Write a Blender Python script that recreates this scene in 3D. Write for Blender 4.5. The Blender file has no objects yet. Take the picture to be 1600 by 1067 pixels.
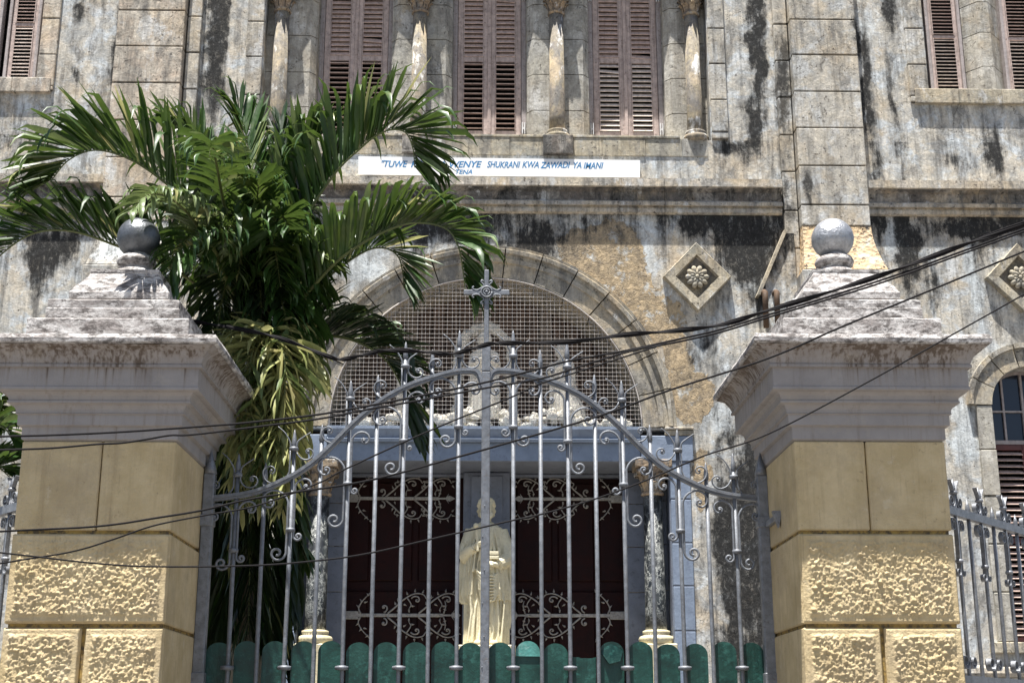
import bpy, bmesh, math, random
from mathutils import Vector, Matrix, noise as mnoise
R = math.radians
PI = math.pi
random.seed(7)
S = bpy.context.scene
COL = S.collection
# ------------------------------------------------------------------ camera
FPX, CX0, CY0 = 2150.0, 800.0, 533.5          # focal length and centre in photo pixels
PITCH, YAW = math.atan(611.0 / FPX), R(1.15)
CAM = Vector((0, 0, 1.6))
cd = bpy.data.cameras.new('camera'); cam = bpy.data.objects.new('camera', cd); COL.objects.link(cam)
cd.sensor_width = 36; cd.lens = FPX / 1600 * 36; cd.clip_start = .05; cd.clip_end = 2000
cam.location = CAM; cam.rotation_euler = (PI / 2 + PITCH, 0, -YAW); S.camera = cam
# ------------------------------------------------------------------ light
SUN = Vector((.10, .187, -1)).normalized()      # direction the light travels
sel = math.asin(-SUN.z); saz = math.atan2(-SUN.x, -SUN.y)
w = bpy.data.worlds.new('World'); S.world = w; w.use_nodes = True
sky = w.node_tree.nodes.new('ShaderNodeTexSky'); sky.sky_type = 'NISHITA'; sky.sun_disc = False
sky.sun_elevation = sel; sky.sun_rotation = saz; sky.air_density = 1.0; sky.dust_density = 1.5
bg = w.node_tree.nodes['Background']; bg.inputs[1].default_value = .05
w.node_tree.links.new(sky.outputs[0], bg.inputs[0])
sd = bpy.data.lights.new('sun', 'SUN'); sd.energy = 5.0; sd.angle = R(.5); sd.color = (1, .965, .91)
so = bpy.data.objects.new('sun', sd); COL.objects.link(so); so.location = (0, -3, 20)
so.rotation_euler = SUN.to_track_quat('-Z', 'Y').to_euler()
S.view_settings.view_transform = 'Standard'; S.view_settings.look = 'None'
S.view_settings.exposure = 1.42; S.view_settings.gamma = 1
# ------------------------------------------------------------------ survey helpers: photo point -> place on the plane y = Y
fw = Vector((math.sin(YAW) * math.cos(PITCH), math.cos(YAW) * math.cos(PITCH), math.sin(PITCH)))
rt = Vector((math.cos(YAW), -math.sin(YAW), 0)); up = rt.cross(fw)
def P(px, py, Y):
    d = fw + rt * ((px - CX0) / FPX) + up * ((CY0 - py) / FPX)
    return CAM + d * (Y / d.y)
def X(px, py, Y): return P(px, py, Y).x
def Z(py, Y, px=800): return P(px, py, Y).z
# ------------------------------------------------------------------ object helpers
WL = {}
def link(o, parent=None, loc=None):
    COL.objects.link(o)
    if parent is not None: o.parent = parent
    return o
def thing(name, label, cat, loc, group=None, rz=0):
    o = bpy.data.objects.new(name, None); COL.objects.link(o); o.location = loc; o.empty_display_size = .2
    o['label'] = label; o['category'] = cat
    if group: o['group'] = group
    WL[o] = Vector(loc); return o
def tag(o, label=None, cat=None, group=None, kind=None):
    for k, v in (('label', label), ('category', cat), ('group', group), ('kind', kind)):
        if v: o[k] = v
    return o
class MB:
    """collects shapes in world coordinates; build() links them as one mesh object"""
    def __init__(s): s.v = []; s.f = []; s.sm = []
    def add(s, vs, fs, smooth=False):
        b = len(s.v); s.v += [Vector(q) for q in vs]; s.f += [tuple(b + i for i in f) for f in fs]; s.sm += [smooth] * len(fs); return s
    def box(s, x0, x1, y0, y1, z0, z1, bev=0):
        if x0 > x1: x0, x1 = x1, x0
        if y0 > y1: y0, y1 = y1, y0
        if z0 > z1: z0, z1 = z1, z0
        if bev <= 0:
            return s.add([(x0,y0,z0),(x1,y0,z0),(x1,y1,z0),(x0,y1,z0),(x0,y0,z1),(x1,y0,z1),(x1,y1,z1),(x0,y1,z1)],
                [(0,1,5,4),(1,2,6,5),(2,3,7,6),(3,0,4,7),(4,5,6,7),(3,2,1,0)])
        bm = bmesh.new(); bmesh.ops.create_cube(bm, size=1)
        for q in bm.verts: q.co = Vector(((x0+x1)/2 + q.co.x*(x1-x0), (y0+y1)/2 + q.co.y*(y1-y0), (z0+z1)/2 + q.co.z*(z1-z0)))
        bmesh.ops.bevel(bm, geom=bm.edges[:], offset=bev, segments=1, affect='EDGES')
        return s.bm(bm)
    def bm(s, bm, smooth=False):
        bm.verts.index_update()
        s.add([q.co.copy() for q in bm.verts], [tuple(q.index for q in f.verts) for f in bm.faces], smooth); bm.free(); return s
    def tube(s, path, r, n=8, smooth=True, ry=None, caps=True):
        path = [Vector(p) for p in path]; m = len(path)
        rr = r if hasattr(r, '__len__') else [r] * m
        t0 = (path[1] - path[0]).normalized()
        ref = Vector((0, 0, 1)) if abs(t0.z) < .9 else Vector((0, 1, 0))
        a = t0.cross(ref).normalized(); vs = []; fs = []
        for i in range(m):
            t = (path[min(i+1, m-1)] - path[max(i-1, 0)])
            t = t.normalized() if t.length > 1e-9 else t0
            a = (a - t * a.dot(t)); a = a.normalized() if a.length > 1e-6 else t.orthogonal().normalized(); b = t.cross(a)
            for k in range(n):
                th = 2 * PI * (k + .5) / n
                vs.append(path[i] + a * math.cos(th) * rr[i] + b * math.sin(th) * rr[i] * (ry or 1))
        for i in range(m - 1):
            for k in range(n): fs.append((i*n+k, i*n+(k+1) % n, (i+1)*n+(k+1) % n, (i+1)*n+k))
        if caps: fs += [tuple(range(n))[::-1], tuple((m-1)*n+k for k in range(n))]
        return s.add(vs, fs, smooth)
    def lathe(s, prof, c, n=24, smooth=True, ax='Z', sq=False):
        vs = []; fs = []; m = len(prof)
        for (r, z) in prof:
            for k in range(n):
                th = 2 * PI * k / n; vs.append(Vector(c) + Vector((r*math.cos(th), r*math.sin(th), z)))
        for i in range(m-1):
            for k in range(n): fs.append((i*n+k, i*n+(k+1) % n, (i+1)*n+(k+1) % n, (i+1)*n+k))
        fs += [tuple(range(n))[::-1], tuple((m-1)*n+k for k in range(n))]
        return s.add(vs, fs, smooth)
    def ball(s, c, r, sx=1, sy=1, sz=1, n=20):
        prof = [(max(1e-4, r*math.sin(PI*i/(n//2))), -r*math.cos(PI*i/(n//2))) for i in range(n//2+1)]
        b = len(s.v); s.lathe(prof, (0, 0, 0), n)
        for i in range(b, len(s.v)): q = s.v[i]; s.v[i] = Vector((c[0]+q.x*sx, c[1]+q.y*sy, c[2]+q.z*sz))
        return s
    def prism(s, pts, y0, y1):     # polygon in x,z extruded along y
        n = len(pts); vs = [(p[0], y0, p[1]) for p in pts] + [(p[0], y1, p[1]) for p in pts]
        return s.add(vs, [tuple(range(n)), tuple(range(2*n-1, n-1, -1))] + [(i, i+n, (i+1) % n + n, (i+1) % n) for i in range(n)])
    def extr(s, prof, x0, x1):     # profile of (y,z) run along x
        n = len(prof); vs = [(x0, p[0], p[1]) for p in prof] + [(x1, p[0], p[1]) for p in prof]
        return s.add(vs, [tuple(range(n)), tuple(range(2*n-1, n-1, -1))] + [(i, i+n, (i+1) % n + n, (i+1) % n) for i in range(n)])
    def build(s, name, mat, parent=None, mod=None, **kw):
        o0 = WL.get(parent, Vector((0, 0, 0))) if parent is not None else Vector((0, 0, 0))
        me = bpy.data.meshes.new(name)
        me.from_pydata([q - o0 for q in s.v], [], s.f)
        me.polygons.foreach_set('use_smooth', s.sm)
        bm = bmesh.new(); bm.from_mesh(me); bmesh.ops.recalc_face_normals(bm, faces=bm.faces); bm.to_mesh(me); bm.free()
        me.materials.append(mat)
        o = bpy.data.objects.new(name, me); link(o, parent)
        WL[o] = o0.copy()
        if kw: tag(o, **kw)
        return o
def shift(o, dx, parent=None, name=None, **kw):     # a copy of a part, moved
    c = o.copy(); COL.objects.link(c); c.parent = parent if parent is not None else o.parent
    c.location = o.location + Vector(dx); WL[c] = WL[o].copy(); 
    return c
def spline(pts, k=8):
    pts = [Vector(p) for p in pts]; out = []
    q = [pts[0]*2 - pts[1]] + pts + [pts[-1]*2 - pts[-2]]
    for i in range(1, len(q)-2):
        for j in range(k):
            t = j / k
            out.append(.5*((2*q[i]) + (q[i+1]-q[i-1])*t + (2*q[i-1]-5*q[i]+4*q[i+1]-q[i+2])*t*t + (3*q[i]-q[i-1]-3*q[i+1]+q[i+2])*t**3))
    return out + [pts[-1]]
# ------------------------------------------------------------------ material helpers
class NT:
    def __init__(s, name):
        s.m = bpy.data.materials.new(name); s.m.use_nodes = True; s.t = s.m.node_tree
        s.b = s.t.nodes['Principled BSDF']; s.out = s.t.nodes['Material Output']
    def L(s, a, b):
        if isinstance(a, bpy.types.NodeSocket): s.t.links.new(a, b)
        elif a is not None:
            if b.type == 'RGBA' and len(a) == 3: a = (*a, 1)
            b.default_value = a
    def node(s, ty, **p):
        n = s.t.nodes.new(ty)
        for k, v in p.items(): setattr(n, k, v)
        return n
    def pos(s): 
        if not hasattr(s, '_p'): s._p = s.node('ShaderNodeNewGeometry').outputs['Position']
        return s._p
    def M(s, op, a, b=None, c=None, clamp=False):
        n = s.node('ShaderNodeMath', operation=op); n.use_clamp = clamp
        s.L(a, n.inputs[0]); s.L(b, n.inputs[1]); s.L(c, n.inputs[2]); return n.outputs[0]
    def V(s, op, a, b=None):
        n = s.node('ShaderNodeVectorMath', operation=op); s.L(a, n.inputs[0]); s.L(b, n.inputs[1])
        return n.outputs['Value'] if op == 'LENGTH' else n.outputs[0]
    def noise(s, scale, detail=4, rough=.55, vec=None, dist=0, sc=(1,1,1), col=False, off=(0,0,0)):
        n = s.node('ShaderNodeTexNoise'); v = vec or s.pos()
        if sc != (1,1,1): v = s.V('MULTIPLY', v, sc)
        if off != (0,0,0): v = s.V('ADD', v, off)
        s.L(v, n.inputs['Vector']); n.inputs['Scale'].default_value = scale; n.inputs['Detail'].default_value = detail
        n.inputs['Roughness'].default_value = rough; n.inputs['Distortion'].default_value = dist
        return n.outputs[1] if col else n.outputs[0]
    def vor(s, scale, vec=None, feature='F1', out='Distance', sc=(1,1,1)):
        n = s.node('ShaderNodeTexVoronoi', feature=feature); v = vec or s.pos()
        if sc != (1,1,1): v = s.V('MULTIPLY', v, sc)
        s.L(v, n.inputs['Vector']); n.inputs['Scale'].default_value = scale; return n.outputs[out]
    def mr(s, v, a, b, c=0, d=1, smooth=False):
        n = s.node('ShaderNodeMapRange'); n.clamp = True
        if smooth: n.interpolation_type = 'SMOOTHSTEP'
        s.L(v, n.inputs[0])
        for i, q in enumerate((a, b, c, d)): n.inputs[1+i].default_value = q
        return n.outputs[0]
    def mix(s, f, a, b, mode='MIX'):
        n = s.node('ShaderNodeMix', data_type='RGBA', blend_type=mode); n.clamp_factor = True
        s.L(f, n.inputs[0]); s.L(a, n.inputs[6]); s.L(b, n.inputs[7]); return n.outputs[2]
    def rnd(s): return s.node('ShaderNodeObjectInfo').outputs['Random']
    def bump(s, h, strength=.5, dist=.01, normal=None):
        n = s.node('ShaderNodeBump'); n.inputs['Strength'].default_value = strength; n.inputs['Distance'].default_value = dist
        s.L(h, n.inputs['Height'])
        if normal: s.L(normal, n.inputs['Normal'])
        return n.outputs[0]
    def done(s, col, rough=.8, normal=None, metal=0, spec=None, **kw):
        s.L(col, s.b.inputs['Base Color']); s.L(rough, s.b.inputs['Roughness']); s.L(metal, s.b.inputs['Metallic'])
        if normal: s.L(normal, s.b.inputs['Normal'])
        if spec is not None: s.b.inputs['Specular IOR Level'].default_value = spec
        return s.m
    def field(s, patches, Y, vec):   # soft masks round surveyed patches (photo x, photo y, half widths)
        acc = None
        for (px, py, rx, ry, st) in patches:
            a = P(px, py, Y); b = P(px+rx, py, Y); c = P(px, py-ry, Y)
            kx = 1/abs(b.x-a.x); kz = 1/abs(c.z-a.z)
            d = s.V('LENGTH', s.V('MULTIPLY', s.V('SUBTRACT', vec, (a.x, 0, a.z)), (kx, 0, kz)))
            f = s.M('MULTIPLY_ADD', d, -st, 1.35*st)
            acc = f if acc is None else s.M('MAXIMUM', acc, f)
        return s.M('MAXIMUM', acc, 0)
# ------------------------------------------------------------------ materials
BLACK_STAINS = [(338,50,20,120,1.25),(186,60,8,80,.8),(700,355,150,20,.8),(590,350,90,16,.7),(830,385,60,34,.9),(1165,395,60,70,1.15),(1120,350,90,20,.9),
  (1182,60,14,110,1.15),(1178,200,22,60,1.15),(1150,230,50,16,.6),(1165,870,50,170,1.5),(1135,850,34,70,1.1),(1150,1000,40,60,1.1),(1180,720,26,70,1.1),(1190,470,36,40,.8),(1352,150,14,130,.9),(1366,300,16,60,1.1),
  (1420,400,18,90,1.1),(1555,240,24,50,1.1),(1400,180,12,170,.6),(1510,360,50,18,.9),(1222,120,12,150,1.0),(1228,330,14,60,.8),(1338,60,9,60,.9),(1345,180,9,70,1.0),(1350,290,9,30,.9),(1256,300,8,40,.8),(1545,60,10,80,.8),(1590,340,30,26,1.0),(1388,20,14,50,.8),(1455,450,26,40,.7),(1500,250,60,14,.5),
  (60,410,24,60,.9),(95,380,30,30,.5),(125,20,12,30,.9),(115,120,12,30,.8),(1140,700,24,60,.6),(1185,640,18,50,.9),(1120,60,12,30,.4),(1130,460,50,40,.5),(30,230,60,60,.3),(1540,720,14,200,.6),(1100,540,30,30,.5)]
TAN = [(945,400,62,50,1.5),(985,440,34,52,1.3),(1030,500,44,46,1.2),(1078,622,36,42,1.5),(1060,560,26,60,.9),(900,372,30,24,.9),(490,620,30,50,.9),(1095,745,14,46,1.2),(1525,470,0.1,.1,.1)]
PALE = [(1092,530,8,28,1.2),(1522,440,14,70,.9),(1395,380,20,40,.7),(560,410,60,40,.8),(1110,640,40,40,.7),(1010,400,26,70,.6),(100,200,30,100,.4),(1350,40,30,60,.5),(1180,440,8,60,.7),(1470,60,16,80,.3),(1505,660,26,90,.8)]
def plaster(name, c1, c2, c3, black=.5, usefield=True, tan=True, bumps=1, rnd=.0, scale=1, drip=None, mottle=1):
    """old lime render or stone: mottled ground, bleached and dirty patches, black mould that runs down in streaks"""
    t = NT(name); p = t.pos()
    wob = t.V('ADD', p, t.V('MULTIPLY', t.V('SUBTRACT', t.noise(2.6, 6, .68, col=True), (.5,.5,.5)), (.34,0,.40)))
    big = t.noise(.9*scale, 3, .55); med = t.noise(4.2*scale, 8, .70, dist=.5); fine = t.noise(34, 6, .75)
    tall = t.noise(1, 8, .70, sc=(5.2*scale, 5.2*scale, 1.7*scale), dist=.4, off=(2,6,1))
    col = t.mix(t.mr(med, .40, .60), c1, c2)
    col = t.mix(t.mr(t.noise(2.7*scale, 7, .66, dist=.8, off=(9,3,1)), .50, .58), col, c3)
    col = t.mix(t.mr(t.noise(1.8*scale, 6, .65, off=(4,8,2)), .52, .64, 0, .55), col, (.50,.39,.25))
    col = t.mix(t.mr(tall, .52, .62, 0, .72), col, (.17,.165,.155))             # grey grime
    col = t.mix(t.mr(t.noise(3.4*scale, 8, .72, off=(3,9,6), sc=(1,1,.6)), .57, .63, 0, .8), col, (.62,.62,.60))   # bleached lime
    strk = t.noise(1.0, 7, .66, sc=(8.5,8.5,.55), dist=.2); strk2 = t.noise(1.0, 5, .65, sc=(26,26,1.3), off=(3,1,7))
    if usefield:
        pale = t.field(PALE, 14, wob)
        col = t.mix(t.mr(t.M('ADD', pale, t.M('MULTIPLY', t.M('SUBTRACT', med, .5), 2.4)), .35, .7, 0, .8), col, (.60,.64,.65))
    col = t.mix(t.mr(strk, .50, .66, 0, .55), col, (.12,.115,.105))
    col = t.mix(t.mr(strk2, .52, .70, 0, .42), col, (.12,.11,.10))
    tanm = None
    if usefield and tan:
        tv = t.M('ADD', t.field(TAN, 14, wob), t.M('MULTIPLY', t.M('SUBTRACT', med, .5), 1.4))
        tanm = t.mr(tv, .42, .47)
        tcol = t.mix(t.mr(t.noise(8, 8, .75, dist=.4), .40, .58), (.52,.40,.25), (.30,.24,.165))
        tcol = t.mix(t.mr(t.noise(4.5, 6, .7, off=(2,2,2)), .56, .62), tcol, (.50,.49,.45))
        tcol = t.mix(t.mr(t.noise(21, 5, .7, off=(5,1,2)), .60, .66, 0, .7), tcol, (.10,.08,.06))
        edge = t.mr(t.M('ABSOLUTE', t.M('SUBTRACT', tv, .44)), .0, .045, 1, 0)
        col = t.mix(tanm, col, tcol); col = t.mix(t.M('MULTIPLY', edge, .55), col, (.55,.53,.48))
    mo = t.M('MULTIPLY', t.M('SUBTRACT', t.noise(6.5, 10, .76, dist=.3, off=(1,5,3), sc=(1,1,.55)), .5), 3.2)
    mo = t.M('ADD', mo, t.M('MULTIPLY', t.M('SUBTRACT', strk, .5), 2.2))
    base = t.M('MULTIPLY', t.M('SUBTRACT', big, .5), 1.5)
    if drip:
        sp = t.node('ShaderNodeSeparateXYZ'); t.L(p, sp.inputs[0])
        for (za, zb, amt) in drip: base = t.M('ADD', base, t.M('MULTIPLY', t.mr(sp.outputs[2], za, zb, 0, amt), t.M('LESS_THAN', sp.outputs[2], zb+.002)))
    if usefield: base = t.M('MULTIPLY_ADD', t.field(BLACK_STAINS, 14, wob), 1.15, base)
    tot = t.M('ADD', base, mo)
    mask = t.mr(tot, .72-black, 1.22-black, 0, .96); soft = t.mr(tot, .25-black, .95-black, 0, .5)
    speck = t.mr(t.noise(19, 9, .85, off=(7,7,7), sc=(1,1,.6)), .52, .66)
    col = t.mix(soft, col, (.105,.103,.097))
    col = t.mix(t.M('MULTIPLY', mask, t.M('SUBTRACT', 1, t.M('MULTIPLY', speck, .75))), col, (.020,.020,.020))
    col = t.mix(mottle, col, t.mix(1, col, t.mr(t.noise(13*scale, 8, .8, sc=(1,1,.7), off=(8,1,1)), .30, .70, .62, 1.36), 'MULTIPLY'))
    col = t.mix(1, col, t.mr(fine, .30, .70, .70, 1.22), 'MULTIPLY')
    crk = t.M('MULTIPLY', t.mr(t.vor(1.9, t.V('ADD', p, t.V('MULTIPLY', t.V('SUBTRACT', t.noise(5, 5, .7, col=True, off=(1,1,4)), (.5,.5,.5)), (.35,0,.35))), 'DISTANCE_TO_EDGE'), .0, .011, 1, 0), t.mr(t.noise(1.6, 3, .5, off=(6,2,9)), .5, .56))
    col = t.mix(t.M('MULTIPLY', crk, .8), col, (.05,.045,.04))
    pits = t.mr(t.noise(21, 5, .7, off=(5,2,8)), .62, .66)
    col = t.mix(t.M('MULTIPLY', pits, .75), col, (.045,.04,.036))
    if rnd: col = t.mix(rnd, col, t.mix(t.rnd(), (.17,.165,.15), (.60,.53,.42)))
    h = t.M('ADD', t.M('MULTIPLY', med, .5), t.M('MULTIPLY', fine, .22)); h = t.M('SUBTRACT', h, t.M('MULTIPLY', pits, .25))
    if tanm is not None: h = t.M('ADD', h, t.M('MULTIPLY', tanm, t.M('ADD', -.3, t.noise(12, 7, .72, dist=1.0))))
    return t.done(col, .9, t.bump(h, 1.0, .022*bumps), spec=.2)
M = {}
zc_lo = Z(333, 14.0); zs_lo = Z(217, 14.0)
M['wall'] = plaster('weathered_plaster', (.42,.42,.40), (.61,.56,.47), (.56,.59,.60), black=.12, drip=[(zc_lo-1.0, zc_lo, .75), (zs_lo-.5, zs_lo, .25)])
M['block'] = plaster('weathered_stone', (.40,.385,.35), (.57,.52,.43), (.53,.54,.53), black=.13, tan=False, rnd=.12)
M['block_warm'] = plaster('warm_weathered_stone', (.54,.44,.34), (.46,.41,.34), (.58,.52,.43), black=.0, tan=False, rnd=.1)
M['pier'] = plaster('grey_weathered_stone', (.34,.33,.30), (.44,.42,.36), (.49,.48,.44), black=-.1, usefield=False, rnd=.22)
M['sill'] = plaster('yellowed_limestone', (.42,.36,.25), (.48,.43,.33), (.36,.34,.28), black=-.25, usefield=False, rnd=.15)
M['column'] = plaster('column_stone', (.24,.21,.165), (.18,.165,.15), (.28,.24,.17), black=-.05, usefield=False, scale=1.5, bumps=.5)
M['capital'] = plaster('carved_stone', (.30,.22,.15), (.20,.17,.14), (.40,.30,.20), black=-.1, usefield=False, scale=3)
M['cornice'] = plaster('stained_moulding', (.54,.47,.36), (.50,.45,.38), (.40,.38,.34), black=.05, usefield=False)
M['fascia'] = plaster('stain_and_shade_moulding', (.20,.17,.145), (.11,.10,.09), (.36,.33,.29), black=.62, usefield=False)  # black staining, plus the cavetto's shade put into the dark base colour
M['voussoir'] = plaster('arch_stone', (.42,.37,.28), (.34,.32,.28), (.48,.40,.28), black=-.25, usefield=False, rnd=.12)
def rough_tan():
    t = NT('exposed_render'); n = t.noise(9, 8, .7, dist=.4)
    c = t.mix(t.mr(n, .4, .62), (.58,.42,.24), (.46,.36,.25)); c = t.mix(t.mr(t.noise(16, 6, .75, off=(3,3,3)), .55, .6), c, (.06,.05,.045))
    c = t.mix(t.mr(t.noise(6, 5, .6, off=(6,1,3)), .55, .68), c, (.6,.54,.44))
    return t.done(c, .95, t.bump(t.M('ADD', n, t.M('MULTIPLY', t.vor(22), .5)), 1, .03), spec=.2)
M['tan'] = rough_tan()
def simple(name, col, rough=.6, metal=0, var=.15, sc=8, bump=.004, spec=None, dirt=None, streak=0, trans=0):
    t = NT(name); n = t.noise(sc, 6, .65); d = tuple(q*(1-var) for q in col); l = tuple(min(1, q*(1+var)) for q in col)
    c = t.mix(t.mr(n, .35, .65), d, l)
    c = t.mix(t.M('MULTIPLY', t.rnd(), var), c, d)
    if dirt: c = t.mix(t.mr(t.noise(sc*2.3, 7, .72, off=(1,2,3)), .55, .68, 0, .8), c, dirt)
    if streak: c = t.mix(t.mr(t.noise(1, 5, .6, sc=(26,26,1.6)), .5, .72, 0, streak), c, dirt or d)
    return t.done(c, t.mr(n, .3, .7, max(0, rough-.12), min(1, rough+.12)), t.bump(t.noise(sc*5, 5, .7), .8, bump), metal, spec)
M['iron'] = simple('silver_painted_iron', (.165,.178,.20), .5, .2, .25, 30, .002, dirt=(.16,.13,.11))
M['fence'] = simple('grey_fence_iron', (.22,.23,.25), .45, .35, .3, 25, .002, dirt=(.10,.09,.08))
M['strap'] = simple('wrought_strap_iron', (.36,.34,.315), .5, .3, .3, 40, .003, dirt=(.16,.13,.10))
M['wood'] = simple('weathered_shutter_wood', (.47,.375,.335), .75, 0, .25, 14, .004, dirt=(.10,.065,.05), streak=.5)
M['wood_grey'] = simple('bleached_frame_wood', (.36,.32,.31), .8, 0, .2, 14, .004, dirt=(.14,.10,.08), streak=.5)
M['slat'] = simple('pale_louvre_wood', (.72,.62,.55), .75, 0, .25, 20, .003, dirt=(.20,.11,.08), streak=.3)  # paler louvre wood, used on some lower panels
M['slat_dark'] = simple('brown_louvre_wood', (.53,.40,.345), .7, 0, .25, 20, .003, dirt=(.10,.05,.04), streak=.3)
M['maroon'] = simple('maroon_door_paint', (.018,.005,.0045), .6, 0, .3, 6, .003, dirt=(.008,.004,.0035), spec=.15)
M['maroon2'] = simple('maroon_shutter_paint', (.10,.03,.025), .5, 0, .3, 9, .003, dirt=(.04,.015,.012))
M['blue'] = simple('blue_grey_paint', (.19,.235,.31), .6, 0, .14, 7, .004, dirt=(.12,.14,.20))
M['bluedark'] = simple('slate_paint', (.17,.19,.235), .6, 0, .15, 6, .003, dirt=(.07,.08,.10))
M['skyblue'] = simple('pale_blue_paint', (.42,.52,.62), .7, 0, .12, 5, .003, dirt=(.3,.33,.36))
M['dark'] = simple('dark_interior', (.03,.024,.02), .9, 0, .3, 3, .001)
M['tympanum'] = simple('brown_tympanum', (.15,.10,.075), .85, 0, .4, 5, .01, dirt=(.04,.03,.025), streak=.6)
M['greybrown'] = simple('brown_grey_board', (.24,.20,.165), .85, 0, .3, 9, .005, dirt=(.1,.08,.07), streak=.5)
M['wire'] = simple('galvanised_wire', (.48,.44,.40), .55, .2, .2, 20, .001, dirt=(.40,.26,.18))
M['green'] = simple('green_painted_metal', (.006,.046,.036), .4, 0, .45, 7, .004, dirt=(.03,.12,.10), streak=.35)
M['turq'] = simple('faded_green_paint', (.08,.27,.24), .45, 0, .25, 12, .003, dirt=(.22,.36,.33))
M['statue'] = simple('cream_statue_plaster', (.66,.60,.42), .6, 0, .10, 9, .004, dirt=(.42,.35,.22), streak=.3)
M['relief'] = simple('pale_relief_plaster', (.80,.76,.66), .8, 0, .25, 12, .01, dirt=(.28,.22,.16))
M['sign'] = simple('white_sign_board', (.80,.80,.79), .5, 0, .03, 5, .001)
M['letter'] = simple('blue_sign_lettering', (.02,.19,.42), .6, 0, .3, 30, .001)
M['cable'] = simple('black_cable', (.014,.013,.014), .85, 0, .3, 30, .001, spec=.15)
M['cablegrey'] = simple('grey_cable', (.10,.095,.09), .5, 0, .3, 30, .001)
M['basecream'] = simple('cream_column_base', (.56,.50,.33), .55, 0, .15, 9, .002, dirt=(.25,.14,.12))
M['trunk'] = simple('grey_palm_trunk', (.17,.15,.11), .9, 0, .3, 12, .02, dirt=(.07,.06,.045))
M['petiole'] = simple('olive_petiole', (.12,.14,.045), .5, 0, .25, 12, .002, dirt=(.17,.14,.07))
M['road'] = simple('worn_asphalt_ground', (.14,.13,.12), .9, 0, .15, 2, .01, dirt=(.09,.08,.075))
M['rust'] = simple('brown_clay_pipe', (.10,.06,.035), .8, 0, .3, 12, .004)
M['white'] = simple('white_hinge_paint', (.62,.62,.62), .5, 0, .1, 20, .001, dirt=(.3,.25,.2))
def marble():
    t = NT('black_white_marble'); wv = t.V('ADD', t.V('MULTIPLY', t.pos(), (1,1,.55)), t.V('MULTIPLY', t.V('SUBTRACT', t.noise(11, 6, .7, col=True), (.5,.5,.5)), (.16,.16,.16)))
    v = t.vor(19, wv, 'DISTANCE_TO_EDGE'); v2 = t.vor(50, wv, 'DISTANCE_TO_EDGE')
    m = t.M('MAXIMUM', t.M('MULTIPLY', t.mr(v, .0, .06, 1, 0), t.mr(t.noise(9, 3), .44, .54)), t.M('MULTIPLY', t.mr(v2, .0, .12, .8, 0), t.mr(t.noise(7, 4, .6, off=(3,3,3)), .50, .58)))
    return t.done(t.mix(m, t.mix(t.mr(t.noise(14, 4), .4, .7), (.012,.014,.016), (.05,.055,.055)), (.46,.47,.44)), .35)
M['marble'] = marble()
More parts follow.
